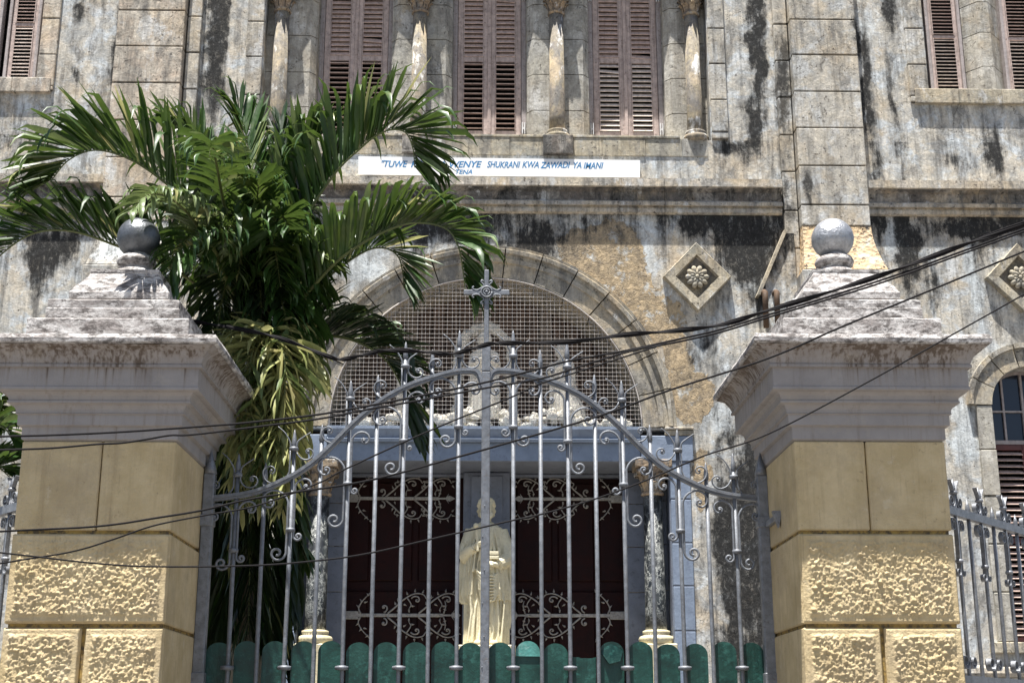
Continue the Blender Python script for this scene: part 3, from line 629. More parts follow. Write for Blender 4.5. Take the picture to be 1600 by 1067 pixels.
# ---- lintel and blue jambs
zl = Z(720, F, 758); zc0 = Z(690, F-.05, 758); zc1 = arz-.005
ia, ib = X(512, 690, F), X(1000, 690, F)
mb = MB(); mb.box(ia, ib, F+.02, F+.72, zl, zc0-.004, .004); mb.build('lintel', M['bluedark'], church)
zbl = zl+.002
MB().box(ia, ib, F-.004, F+.018, zbl, zc0-.004).build('lintel_face', M['blue'], church)
mb = MB(); mb.extr([(F+.1, zc0), (F-.05, zc0), (F-.06, zc0+.03), (F-.035, zc0+.05), (F-.075, zc1-.03), (F-.075, zc1), (F+.1, zc1)], ia, ib); mb.build('lintel_cornice', M['blue'], church)
for (a, b, c, d) in ((1000, 1083, 1050, 1082), (447, 512, 435, 467)):
    if a > 800: x0, x1 = X(1000, 690, F), X(1082, 690, F)
    else: x0, x1 = X(437, 690, F), X(512, 690, F)
    MB().box(x0+.003 if a > 800 else x0, x1 if a > 800 else x1-.003, F-.03, F+.3, zbl, arz-.09, .006).build('jamb_cap', M['blue'], church)
    u, v = X(c, 850, F), X(d, 850, F)
    j = MB().box(u+.004, v-.004, F-.012, F+.05, 0, zbl-.004).build('jamb', M['bluedark'], church)
    zz = [Z(y, F, 1066) for y in (985, 915, 848, 780)]; zz = [0.02, .5, 1.0, 1.45, 1.9, zz[0], zz[1], zz[2], zz[3], zbl-.004] if zz[0] > 1.95 else [0.02, .6, 1.2, zz[0], zz[1], zz[2], zz[3], zbl-.004]
    zz = sorted(zz); blocks(j, u, v, F-.022, F+.04, zz, M['blue'], gap=.012, bev=.006, jit=.001)
    # stepped slate reveals behind the marble columns
    sgn = 1 if a > 800 else -1; e = u if sgn > 0 else v
    rz = [Z(y, F+.3, 1000) for y in (1010, 922, 850, 782)]; rz = [0.02, .8, 1.5] + sorted(q for q in rz if q > 1.6) + [zl-.01]
    for st, (o0, o1, y0) in enumerate(((.0, .20, F+.30), (.20, .42, F+.52))):
        xx = sorted((e-sgn*o0, e-sgn*o1)); st_ = MB().box(xx[0]+.003, xx[1]-.003, y0+.01, F+.8, 0, zl-.005).build('reveal', M['fascia'], church)
        blocks(st_, xx[0], xx[1], y0, F+.79, rz, M['bluedark'], gap=.008, bev=.004, jit=.001)
    MB().box(*(sorted((e+sgn*.03, e-sgn*.01))), F+.02, F+.3, 0, zl-.006).build('reveal', M['bluedark'], church)
YC = F+.14
for px in (497, 1022):
    cx = X(px, 860, YC); column(cx, YC, Z(1003, YC, px)-.02, Z(722, YC, px), .108, ('marble', 'capital', 'basecream'), .33)
    MB().box(cx-.19, cx+.19, YC-.17, YC+.19, 0, Z(1003, YC, px)-.021, .01).build('plinth', M['basecream'], church)
# ---- doors, centre post, strap hinges
YD = F+.80
dz = Z(1090, YD, 758); dl, dr = X(505, 880, YD), X(1005, 880, YD); c0, c1 = X(724, 880, YD), X(795, 880, YD)
MB().box(X(723, 880, YD-.2), X(797, 880, YD-.2), YD-.2, YD+.1, 0, zl-.006, .012).build('door_post', M['bluedark'], church)
MB().box(X(735, 880, YD-.24), X(785, 880, YD-.24), YD-.225, YD-.202, .3, zl-.05, .008).build('post_panel', M['bluedark'], church)
MB().box(X(505, 745, YD-.1), X(1005, 745, YD-.1), YD-.09, YD+.1, zl-.035, zl-.006, .004).build('door_head', M['bluedark'], church)
doors = []
for (a, b) in ((dl, c0), (c1, dr)):
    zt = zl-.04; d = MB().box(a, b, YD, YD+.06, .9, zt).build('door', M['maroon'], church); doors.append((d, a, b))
    n = 3
    for r_, (q0, q1) in enumerate(((1.0, 2.1), (2.2, 3.05), (3.15, zt-.05))):
        for k in range(n):
            u = a+.05+(b-a-.1)*k/n+.03; v = a+.05+(b-a-.1)*(k+1)/n-.03
            MB().box(u, v, YD-.022, YD-.001, q0, q1, .014).build('panel', M['maroon'], d)
MB().box(dl-.5, dr+.5, F-.6, YD+.1, 0, .9, .01).build('threshold', M['sill'], church)
def strap_mesh():
    """ornate strap hinge along +x from 0 to 1.12 (metres), in the x,z plane"""
    mb = MB(); mb.box(0, .98, -.012, .004, -.019, .019, .004); mb.box(-.06, .10, -.016, .006, -.045, .045, .005)
    for k in range(9): mb.ball((.05+k*.11, -.014, 0), .009, n=8)
    mb.prism([(1.04, 0), (1.10, .035), (1.16, 0), (1.10, -.035)], -.012, .002); mb.box(.97, 1.05, -.01, .002, -.01, .01)
    for s in (-1, 1):
        mb.prism([(1.05, 0), (1.09, s*.06), (1.075, s*.01)], -.011, .001)
        def tb(pts, r=.010, k=7):
            pt = spline([(q[0], -.006, s*q[1]) for q in pts], k); n = len(pt); mb.tube(pt, [r*(1-.45*i/n) for i in range(n)], 5)
        def spir(cx, cz, r0, a0, turns, sgn, r=.009, b=.32):
            n = 22; mb.tube([(cx + r0*math.exp(-b*abs(t))*math.cos(a0+sgn*t), -.006, s*(cz + r0*math.exp(-b*abs(t))*math.sin(a0+sgn*t))) for t in [turns*2*PI*i/n for i in range(n+1)]], r, 5)
        def lf(x, z, l=.035, an=0):
            d = Vector((math.cos(an), 0, math.sin(an)*s)); q = Vector((-d.z, 0, d.x)); c = Vector((x, -.01, s*z)); e = Vector((0, .009, 0))
            o_ = [c-d*l*.3, c+q*l*.33, c+d*l, c-q*l*.33]
            mb.add(o_ + [v+e for v in o_] + [c-Vector((0, .008, 0))], [(0,1,8), (1,2,8), (2,3,8), (3,0,8), (7,6,5,4), (0,4,5,1), (1,5,6,2), (2,6,7,3), (3,7,4,0)])
        tb([(.12, .02), (.10, .08), (.14, .16), (.22, .25)]); 
        for q in ((.10, .09, 2.4), (.13, .15, 2.2), (.20, .22, 2.4), (.16, .14, .3), (.24, .26, 1.1)): lf(q[0], q[1], .036, q[2])
        spir(.36, .085, .055, -PI/2, 1.5, 1); mb.ball((.36, -.008, s*.085), .014, n=8)
        for x0 in (.40, .72):
            tb([(x0, .02), (x0+.08, .09), (x0+.16, .17), (x0+.27, .235), (x0+.36, .23), (x0+.40, .18)], .011)
            spir(x0+.30, .165, .062, PI*.9, 1.4, -1 if x0 < .5 else -1)
            tb([(x0+.12, .13), (x0+.10, .18), (x0+.15, .20)], .008); tb([(x0+.2, .19), (x0+.24, .12), (x0+.22, .07)], .008)
            for q in ((x0+.08, .12, 1.9), (x0+.13, .19, 1.6), (x0+.20, .23, 1.8), (x0+.28, .26, 1.5), (x0+.36, .25, 1.2), (x0+.41, .20, .2), (x0+.41, .15, -.9), (x0+.22, .06, -1.4), (x0+.17, .12, -.6), (x0+.25, .10, 0)): lf(q[0], q[1], .034, q[2])
        tb([(.98, .02), (1.0, .10), (.99, .16)], .009); lf(.985, .10, .03, .2); lf(1.0, .06, .03, 2.8); lf(.5, .045, .03, 1.2); lf(.62, .04, .03, 1.2); lf(.84, .045, .03, 1.2)
    return mb
base = strap_mesh()
YX = YD-.03
for i, (d, a, b) in enumerate(doors):
    for (y, st) in ((961, 1), (779, .97)):
        zz = Z(y, YX, 758); sx = 1 if i == 0 else -1; x0 = X(545, y, YX) if i == 0 else X(968, y, YX); k = (1.02*st)
        mb = MB(); mb.v = [Vector((x0+sx*v.x*k, YX+v.y, zz+v.z*k*.93)) for v in base.v]; mb.f = list(base.f); mb.sm = list(base.sm)
        mb.build('strap_hinge', M['strap'], d)
    rx = b-.20 if i == 0 else a+.2
# ---- lozenge panels with rosettes
def lozenge(px, py):
    c = P(px, py, F-.05); h = .385; w = .365; mb = MB()
    def ring(o, i, y0, y1, y2):
        O = [(0, h*o), (w*o, 0), (0, -h*o), (-w*o, 0)]; I = [(0, h*i), (w*i, 0), (0, -h*i), (-w*i, 0)]
        for k in range(4):
            a, b, e, f = O[k], O[(k+1) % 4], I[(k+1) % 4], I[k]
            vs = [(c.x+q[0], y, c.z+q[1]) for (q, y) in ((a, y0), (b, y0), (e, y1), (f, y1), (a, y2), (b, y2), (e, y2), (f, y2))]
            mb.add(vs, [(0, 1, 2, 3), (0, 4, 5, 1), (3, 2, 6, 7), (0, 3, 7, 4), (1, 5, 6, 2)])
    ring(1, .97, F-.075, F-.085, F+.01); ring(.968, .64, F-.084, F-.078, F+.01); ring(.638, .60, F-.06, F-.03, F+.01)
    o = mb.build('lozenge_frame', M['sill'], church)
    MB().prism([(c.x, c.z+h*.62), (c.x+w*.62, c.z), (c.x, c.z-h*.62), (c.x-w*.62, c.z)], F-.022, F+.01).build('lozenge_field', M['column'], o)
    mb = MB(); n = 10
    for k in range(n):
        th = 2*PI*k/n; d = Vector((math.cos(th), 0, math.sin(th))); cc = Vector((c.x, F-.045, c.z))
        b0 = len(mb.v); mb.ball((0, 0, 0), 1, n=10); q_ = Vector((-d.z, 0, d.x))
        for i in range(b0, len(mb.v)): v = mb.v[i]; mb.v[i] = cc + d*(.088+v.x*.045) + q_*v.z*.030 + Vector((0, v.y*.028-.012, 0))
        b0 = len(mb.v); mb.ball((0, 0, 0), 1, n=8); th += PI/n; d = Vector((math.cos(th), 0, math.sin(th))); q_ = Vector((-d.z, 0, d.x))
        for i in range(b0, len(mb.v)): v = mb.v[i]; mb.v[i] = cc + d*(.05+v.x*.034) + q_*v.z*.017 + Vector((0, v.y*.022-.02, 0))
    mb.ball((c.x, F-.07, c.z), .024, 1, 1, 1, 12)
    mb.build('rosette', M['sill'], o)
lozenge(1089, 433); lozenge(1593, 434); lozenge(431, 433)
# ---- small arched window, lower right (and its twin on the left)
for (xc, main) in ((jx+RW, 1), (2*arx-(jx+RW), 0)):
    n = 7
    for k in range(n):
        a0, a1 = PI*k/n+.012, PI*(k+1)/n-.012; pts = []
        for q in range(7): t = a0+(a1-a0)*q/6; pts.append((xc-RW*math.cos(t), jz+RW*math.sin(t)))
        for q in range(6, -1, -1): t = a0+(a1-a0)*q/6; pts.append((xc-(RW+.20)*math.cos(t), jz+(RW+.20)*math.sin(t)))
        MB().prism(pts, F-.04+random.uniform(-.004, .004), F+.06).build('voussoir', M['voussoir'], church)
        pts2 = []
        for q in range(7): t = a0+(a1-a0)*q/6; pts2.append((xc-(RW+.202)*math.cos(t), jz+(RW+.202)*math.sin(t)))
        for q in range(6, -1, -1): t = a0+(a1-a0)*q/6; pts2.append((xc-(RW+.255)*math.cos(t), jz+(RW+.255)*math.sin(t)))
        MB().prism(pts2, F-.065, F+.05).build('hood_mould', M['voussoir'], church)
    zz = sorted([Z(y, F, 1530) for y in (631, 703, 775, 850, 925)]); zz = [jw[3]-.0] + [q for q in zz if q > jw[3]+.1]; zz[-1] = jz
    for s in (-1, 1):
        xx = sorted((xc+s*RW, xc+s*(RW+.17)))
        blocks(church, xx[0], xx[1], F-.04, F+.06, zz, M['pier'], gap=.014, bev=.006)
    MB().box(xc-RW-.25, xc+RW+.25, F-.07, F+.2, jw[3]-.11, jw[3]-.002, .008).build('sill', M['sill'], church)
    mb = MB(); YG = F+.20; zt = Z(690, YG, 1590)
    MB().prism([(xc-RW, zt)] + [(xc-RW*math.cos(PI*k/20), jz+RW*math.sin(PI*k/20)) for k in range(21)] + [(xc+RW, zt)], YG+.03, YG+.036).build('pane', M['glass'], church)
    t = .018
    mb.box(xc-RW, xc+RW, YG-.01, YG+.03, zt-.03, zt+.012); mb.box(xc-RW, xc+RW, YG, YG+.028, Z(643, YG, 1590)-t/2, Z(643, YG, 1590)+t/2)
    mb.box(xc-.012, xc+.012, YG-.001, YG+.029, zt+.013, jz+RW*.98)
    mb.tube([(xc-RW*.97*math.cos(PI*k/24), YG+.01, jz+RW*.97*math.sin(PI*k/24)) for k in range(25)], .022, 4, False)
    for s in (-1, 1): mb.box(xc+s*RW*.5-.01, xc+s*RW*.5+.01, YG+.001, YG+.027, zt+.013, jz+RW*.84); mb.box(*sorted((xc+s*RW, xc+s*(RW-.03))), YG-.009, YG+.029, zt+.013, jz)
    mb.build('glazing_bars', M['wood_grey'], church)
    for (a, b) in ((xc-RW+.005, xc-.003), (xc+.003, xc+RW-.005)): shutter(a, b, jw[3]+.005, zt-.035, YG, (jw[3]+zt)/2, .062, (30, 30), (M['maroon2'], M['slat_dark'], M['slat_dark']), .06)
# lower string course and plinth of the front, either side of the portal
for (a, b) in ((pr[1]+.13, XR), (XL, pl[0]-.13)):
    z0 = Z(1058, F, 1550); mb = MB(); mb.extr([(F, z0), (F-.05, z0), (F-.07, z0+.04), (F-.06, z0+.09), (F-.03, z0+.11), (F, z0+.12)], a, b); mb.build('string_course', M['cornice'], church)
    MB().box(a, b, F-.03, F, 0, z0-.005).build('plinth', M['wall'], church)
# pale blue panelled lean-to against the front, seen left of the palm
mb = MB(); xa_, xb_ = X(322, 760, F-.3), X(362, 760, F-.3); zt_ = Z(690, F-.3, 340)
MB().box(xa_-.15, xb_+.03, F-.34, F-.005, 0, zt_+.15, .01).build('painted_pier', M['skyblue'], church)
# ------------------------------------------------------------------ sign board
ys = F-.05; a, b, c, d = P(560, 244.5, ys), P(1000, 250.5, ys), P(1000, 277.5, ys), P(560, 273, ys)
sg = thing('sign_board', 'long white board with blue hand lettering fixed above the cornice', 'sign', ((a.x+b.x)/2, ys, d.z))
mb = MB(); e = Vector((0, .03, 0)); mb.add([a, b, c, d, a+e, b+e, c+e, d+e], [(0, 1, 2, 3), (7, 6, 5, 4), (0, 4, 5, 1), (1, 5, 6, 2), (2, 6, 7, 3), (3, 7, 4, 0)]); mb.build('board', M['sign'], sg)
def text(s, p0, p1, h, mat, parent, name='lettering'):
    cu = bpy.data.curves.new(name, 'FONT'); cu.body = s; cu.size = 1; cu.shear = .28; cu.offset = .018; cu.extrude = .01; cu.space_character = .98
    o = bpy.data.objects.new(name, cu); COL.objects.link(o); dg = bpy.context.evaluated_depsgraph_get(); me = bpy.data.meshes.new_from_object(o.evaluated_get(dg))
    COL.objects.unlink(o); bpy.data.objects.remove(o)
    xs = [v.co.x for v in me.vertices]; x0, x1 = min(xs), max(xs); d_ = p1-p0; L_ = WL[parent]
    for v in me.vertices:
        t = (v.co.x-x0)/(x1-x0); q = p0 + d_*t; wob = .003*math.sin(t*9)
        v.co = Vector((q.x, ys-.0008-(v.co.z+.01)*.02, q.z + v.co.y*h/.7 + wob)) - L_
    me.materials.clear(); me.materials.append(mat); ob = bpy.data.objects.new(name, me); link(ob, parent); WL[ob] = L_
text('"TUWE', P(596, 261, ys), P(637, 261.5, ys), .073, M['letter'], sg)
text('KATI YA WENYE', P(642, 261.5, ys), P(753, 262, ys), .073, M['letter'], sg)
text('SHUKRANI', P(761, 262, ys), P(813, 262.5, ys), .073, M['letter'], sg)
text('KWA ZAWADI', P(816, 262.5, ys), P(891, 263, ys), .073, M['letter'], sg)
text('YA IMANI', P(896, 263.3, ys), P(943, 264, ys), .073, M['letter'], sg)
text('TENA', P(712, 272, ys), P(738, 272.3, ys), .05, M['letter'], sg)
# ------------------------------------------------------------------ statues (joined volumes, remeshed to one skin)
def remesh(o, vox, sm=2):
    m = o.modifiers.new('skin', 'REMESH'); m.mode = 'VOXEL'; m.voxel_size = vox; m.use_smooth_shade = True
    k = o.modifiers.new('soft', 'SMOOTH'); k.factor = .5; k.iterations = sm
def robe(mb, c, rings, n=96, folds=9, amp=.10, seed=0, tw=0):
    """draped cloth: elliptical rings (z, rx, ry, dx, dy, foldiness)"""
    vs = []; rg = []
    for i in range(len(rings)-1):
        for k in range(5):
            t = k/5; rg.append([rings[i][q]*(1-t)+rings[i+1][q]*t for q in range(6)])
    rg.append(list(rings[-1])); 
    for (z, rx, ry, dx, dy, fo) in rg:
        for k in range(n):
            th = 2*PI*k/n
            f = math.sin(folds*th + seed + 1.3*math.sin(2*th+seed) + tw*z) * .6 + .4*math.sin((folds*2+1)*th + seed*2 + 3*z)
            f = 1 + amp*fo*(abs(f)*2-1)
            vs.append((c[0]+dx+rx*f*math.cos(th), c[1]+dy+ry*f*math.sin(th), c[2]+z))
    m = len(rg); fs = [(i*n+k, i*n+(k+1) % n, (i+1)*n+(k+1) % n, (i+1)*n+k) for i in range(m-1) for k in range(n)]
    fs += [tuple(range(n))[::-1], tuple((m-1)*n+k for k in range(n))]
    mb.add(vs, fs, True)
def head(mb, c, r, beard=True, face=(0, -1, 0), veil=False):
    c = Vector(c); mb.ball(c, r, .78, .95, 1.12, 20)
    mb.ball(c+Vector((0, -.25*r, -.45*r)), r*.62, .85, .95, .95, 14)             # jaw
    mb.tube([c+Vector((0, -.88*r, .25*r)), c+Vector((0, -1.12*r, -.12*r)), c+Vector((0, -.95*r, -.2*r))], [.07*r, .15*r, .1*r], 8)
    for s in (-1, 1):
        mb.ball(c+Vector((s*.32*r, -.82*r, .2*r)), .13*r, 1.2, .8, .7, 8); mb.ball(c+Vector((s*.34*r, -.86*r, .36*r)), .13*r, 1.8, .6, .5, 8)
        mb.ball(c+Vector((s*.8*r, 0, 0)), .2*r, .5, .9, 1.3, 8)
        for k in range(7): mb.ball(c+Vector((s*(.72+.08*math.sin(k*2))*r, (.1+.12*k-.3)*r, (.55-.18*k)*r)), .26*r, n=8)      # curls of hair
    for k in range(9):
        a = PI*k/8; mb.ball(c+Vector((.7*r*math.cos(a), -.35*r, .62*r+.45*r*math.sin(a))), .24*r, n=8)
    mb.ball(c+Vector((0, .2*r, .3*r)), r*.95, .9, .95, 1.0, 14)
    mb.ball(c+Vector((0, -.9*r, -.42*r)), .1*r, 2.2, .7, .6, 8)
    if beard:
        for k in range(14):
            a = PI*(k+.5)/14; mb.ball(c+Vector((.55*r*math.cos(a), -.62*r-.12*r*math.sin(a), -.62*r-.3*r*math.sin(a))), .24*r, 1, 1, 1.4, 8)
        mb.ball(c+Vector((0, -.75*r, -.95*r)), .32*r, 1, .8, 1.4, 10)
    if veil: mb.ball(c+Vector((0, .25*r, .1*r)), r*1.25, .95, .9, 1.15, 16)
def hand(mb, c, d, curl, s=1):
    """closed hand: palm and five bent fingers; d = finger direction, curl = direction they close in"""
    c = Vector(c); d = Vector(d).normalized(); k = Vector(curl).normalized(); q = d.cross(k).normalized()
    mb.tube([c-d*.035*s, c, c+d*.03*s], [.024*s, .032*s, .028*s], 8, ry=.7)
    for i in range(4):
        b = c + d*.032*s + q*(i-1.5)*.017*s; L_ = (.034, .04, .037, .028)[i]*s
        mb.tube([b, b+d*L_*.7+k*.004*s, b+d*L_*.8+k*L_*.7, b+d*L_*.35+k*L_*1.1], [.0095*s, .009*s, .0085*s, .007*s], 6)
    b = c - q*.028*s; mb.tube([b-d*.01*s, b-q*.014*s+d*.012*s+k*.01*s, b-q*.004*s+d*.028*s+k*.025*s], [.011*s, .0105*s, .008*s], 6)
zs_ = Z(1009, F+.35, 758); ys_ = F+.36; xs_ = X(759, 1000, ys_)
H = Z(779, ys_, 758)-zs_
st = thing('saint_statue', 'cream robed bearded saint statue holding a staff and books before the church door', 'statue', (xs_, ys_, zs_))
mb = MB(); k = H/1.5
def q(x, y, z): return (xs_+x*k, ys_+y*k, zs_+z*k)
sc = lambda rr: [(z*k, a*k, b*k, dx*k, dy*k, f) for (z, a, b, dx, dy, f) in rr]
robe(mb, (xs_, ys_, zs_), sc([(0, .215, .15, 0, 0, .8), (.1, .205, .15, 0, 0, 1), (.35, .20, .15, .0, 0, 1.1), (.6, .20, .155, 0, 0, 1), (.85, .185, .15, 0, 0, .6), (1.08, .18, .13, 0, 0, .35), (1.19, .17, .12, 0, 0, .15), (1.235, .10, .09, 0, 0, 0), (1.26, .055, .055, 0, 0, 0)]), folds=8, amp=.20, seed=1)
# cloak: hangs wider at the left side and over the right arm
robe(mb, q(-.11, .01, 0), sc([(.42, .10, .11, -.02, 0, 1.5), (.50, .14, .13, -.03, 0, 1.5), (.8, .13, .13, -.02, 0, 1), (1.05, .115, .12, 0, 0, .5), (1.18, .09, .10, .03, 0, .2)]), folds=6, amp=.22, seed=4)
robe(mb, q(.12, .02, 0), sc([(.18, .10, .10, .01, 0, 1.3), (.5, .13, .12, .02, 0, 1.2), (.8, .125, .13, .02, 0, 1), (1.05, .11, .12, 0, 0, .5), (1.18, .085, .10, -.03, 0, .2)]), folds=6, amp=.21, seed=2)
robe(mb, q(.03, -.05, 0), sc([(.45, .17, .10, .02, 0, 1.5), (.55, .18, .12, .01, 0, 1.4), (.75, .17, .12, 0, 0, 1.1), (.9, .13, .10, 0, .01, .6)]), folds=8, amp=.22, seed=3)
for i in range(13):                                                             # creases falling from the shoulders
    x = -.15+i*.025; mb.tube([q(x*.6, -.11, 1.17), q(x*.95+.02*math.sin(i*3), -.145, .95), q(x*1.2+.03*math.sin(i*2), -.165, .72)], [.005*k, .009*k, .006*k], 5)
for i in range(9):                                                              # swags of cloth across the hips
    a = i/8; mb.tube([q(-.17+.02*i, -.10, .82-.03*i), q(-.05, -.185+.004*i, .70-.035*i), q(.08, -.19, .68-.03*i), q(.19, -.10, .80-.02*i)], [.006*k, .013*k, .012*k, .006*k], 6)
for i in range(7):
    x = -.17+i*.058+.012*math.sin(i*5); z_ = .30+.1*math.sin(i*2.3)
    mb.tube([q(x*.8+.03, -.10, z_+.2), q(x+.02, -.128, z_), q(x-.012, -.135, .03)], [.004*k, .010*k, .014*k], 6)
mb.tube([q(0, .0, 1.2), q(0, -.01, 1.31)], .052*k, 12)
head(mb, q(0, -.03, 1.385), .098*k)
# his right arm (left in view) bent up with the staff, left arm folded under two books
mb.tube([q(-.155, 0, 1.17), q(-.20, -.02, 1.0), q(-.205, -.06, .90), q(-.12, -.16, .98)], [.065*k, .075*k, .085*k, .05*k], 12)
mb.tube([q(-.12, -.16, .98), q(-.085, -.185, 1.005)], [.032*k, .027*k], 10); hand(mb, q(-.068, -.195, 1.015), (.8, -.2, .3), (0, 1, .1), k*1.1)
mb.tube([q(-.085, -.205, .93), q(-.09, -.205, 1.02), q(-.105, -.2, 1.18)], .016*k, 8); mb.ball(q(-.107, -.2, 1.19), .03*k, n=10)
mb.tube([q(.155, 0, 1.17), q(.20, -.01, 1.0), q(.215, -.06, .86), q(.12, -.18, .80)], [.065*k, .08*k, .09*k, .06*k], 12)
mb.tube([q(.12, -.18, .80), q(.08, -.205, .80)], [.034*k, .028*k], 10); hand(mb, q(.055, -.215, .805), (-.9, -.1, .2), (0, -.6, .8), k*1.15)
o = mb.build('body', M['statue'], st); remesh(o, .0055, 0)
mb = MB(); 
for z0, w_ in ((.85, .062), (.893, .058)):
    a = q(.085-w_, -.225, z0); b = q(.085+w_*.7, -.14, z0+.034); mb.box(a[0], b[0], a[1], b[1], a[2], b[2], .004)
mb.build('book', M['statue'], st)
mb = MB(); 
for s in (-1, 1): a = q(s*.08, -.17, .02); mb.ball(a, .055*k, .8, 1.5, .6, 12)
mb.build('foot', M['statue'], st)
# pedestal
pd = thing('statue_pedestal', 'tall moulded stone pedestal under the saint statue, hidden behind the green boards', 'pedestal', (xs_, ys_, 0))
mb = MB(); hw = .30
for (w_, a, b) in ((hw, 0, .3), (hw-.06, .3, zs_-.12), (hw, zs_-.12, zs_-.001)): mb.box(xs_-w_, xs_+w_, ys_-w_*.95, ys_+w_*.6, a+.001, b-.001, .01)
mb.build('pedestal_block', M['basecream'], pd)
# ---- figures in the arch
YF = F+.29
def figure(name, label, px, ytop, ybot, wid, seed, kneel=False, veil=False):
    zb = Z(ybot, YF, px); h = Z(ytop, YF, px)-zb; x = X(px, (ytop+ybot)/2, YF); k = h/1.5
    t = thing(name, label, 'statue', (x, YF, zb)); mb = MB(); Q = lambda a, b, c: (x+a*k, YF+b*k, zb+c*k)
    sc = lambda rr: [(z*k, a*k*wid, b*k, dx*k, dy*k, f) for (z, a, b, dx, dy, f) in rr]
    if kneel: r = [(0, .34, .22, .08, 0, 1), (.25, .32, .22, .06, 0, 1.2), (.5, .26, .20, .0, 0, 1), (.9, .24, .18, -.02, 0, .8), (1.1, .2, .15, -.03, 0, .3), (1.2, .08, .08, -.03, 0, 0)]
    else: r = [(0, .24, .17, 0, 0, 1), (.35, .22, .17, 0, 0, 1.2), (.7, .2, .16, 0, 0, 1), (1.0, .21, .14, 0, 0, .6), (1.17, .18, .12, 0, 0, .2), (1.24, .08, .08, 0, 0, 0)]
    robe(mb, (x, YF, zb), sc(r), folds=7, amp=.16, seed=seed); dx = -.03 if kneel else 0
    mb.tube([Q(dx, 0, 1.15), Q(dx, 0, 1.3)], .05*k, 10); head(mb, Q(dx, -.02, 1.38), .11*k, beard=not veil, veil=veil)
    for s in (-1, 1): mb.tube([Q(dx+s*.18, 0, 1.14), Q(dx+s*.22, -.08, .92), Q(dx+s*.05, -.22, 1.0)], [.07*k, .075*k, .04*k], 8)
    for i in range(6): mb.tube([Q(-.2+.03*i, -.12, .85-.05*i), Q(0, -.22, .65-.06*i), Q(.2, -.12, .8-.04*i)], .018*k, 6)
    hand(mb, Q(dx+.02, -.24, 1.02), (-.5, 0, .8), (0, 1, 0), k*1.3); hand(mb, Q(dx-.02, -.24, 1.02), (.5, 0, .8), (0, 1, 0), k*1.3)
    o = mb.build('body', M['relief'], t); remesh(o, .013, 1); return t
figure('virgin_statue', 'pale standing veiled figure at the middle of the meshed arch, behind the gate cross', 757, 522, 655, 1.15, 1, veil=True)
figure('kneeling_statue', 'pale kneeling robed figure behind the mesh right of the gate cross', 880, 540, 656, 1.0, 5, kneel=True, veil=True)
figure('kneeling_statue', 'pale kneeling robed figure behind the mesh left of the gate cross, half hidden by palm', 640, 545, 656, 1.0, 8, kneel=True)
# niche behind the middle figure, crumpled cloud base under all three
t = thing('plaster_niche', 'cream plaster rockwork niche and cloud base standing inside the meshed arch', 'rockwork', (arx, YF+.1, arz))
mb = MB(); zb = Z(660, YF, 757)
for k_ in range(17):
    a = PI*k_/16; c = P(757, 560, YF+.14); rx, rz = .29, .34
    mb.ball((c.x-rx*math.cos(a)*1.0, YF+.12+random.uniform(-.02, .02), c.z+rz*math.sin(a)), .055+random.uniform(-.012, .02), 1, .8, 1.1, 8)
for s in (-1, 1):
    for k_ in range(9):
        c = P(757, 560, YF+.14); mb.ball((c.x+s*(.29+random.uniform(-.02, .03)), YF+.12, c.z-.05-k_*.09), .055+random.uniform(-.01, .02), 1, .8, 1.2, 8)
for i in range(110):
    u = random.uniform(-1, 1); x = arx+u*1.52; h = .16*math.exp(-((u-.0)/.22)**2)+.13*math.exp(-((abs(u)-.5)/.2)**2)+.05
    for j in range(2): mb.ball((x, F+.11+random.uniform(0, .3), arz+.04+random.uniform(0, h)), random.uniform(.03, .065), random.uniform(.8, 1.5), 1, random.uniform(.6, 1), 8)
o = mb.build('rockwork', M['relief'], t); remesh(o, .012, 0)
mt = bpy.data.textures.new('crumple', 'CLOUDS'); mt.noise_scale = .05
dm = o.modifiers.new('crumple', 'DISPLACE'); dm.texture = mt; dm.strength = .05; dm.texture_coords = 'LOCAL'
# ------------------------------------------------------------------ gate pillars
FP = 6.6
def rough_block(x0, x1, yf, yb, z0, z1, seed, margin=.03):
    """one rusticated stone: smooth draughted margin round a hacked, pitted face"""
    mb = MB(); b = .008
    mb.box(x0, x1, yf+.014, yb, z0, z1, .006)
    n = max(8, int((x1-x0-.01)/.0048)); m = max(8, int((z1-z0-.01)/.0048)); vs = []; fs = []
    for j in range(m+1):
        for i in range(n+1):
            x = x0+.004+(x1-x0-.008)*i/n; z = z0+.004+(z1-z0-.008)*j/m
            e = min(x-x0, x1-x, z-z0, z1-z); v = Vector((x*1.0, seed*3.7, z*1.0)); y = yf
            if e < .005: y += .008 if e > .0045 else .02
            if e > margin + .008*mnoise.noise(v*30):
                h = mnoise.noise(v*115)*.45 + mnoise.noise(v*58+Vector((9, 0, 0)))*.45 + mnoise.noise(v*13)*.55 + 1.5*max(0, mnoise.noise(v*84+Vector((3, 5, 1)))-.12) - .5*max(0, mnoise.noise(v*98+Vector((1, 8, 6)))-.2)
                rg = min(1, (e-margin)/.012); y += rg*(-.005 - .0095*h)
            y += .0012*mnoise.noise(v*14); vs.append((x, y, z))
    for j in range(m):
        for i in range(n): a = j*(n+1)+i; fs.append((a, a+1, a+n+2, a+n+1))
    mb.add(vs, fs, True); return mb
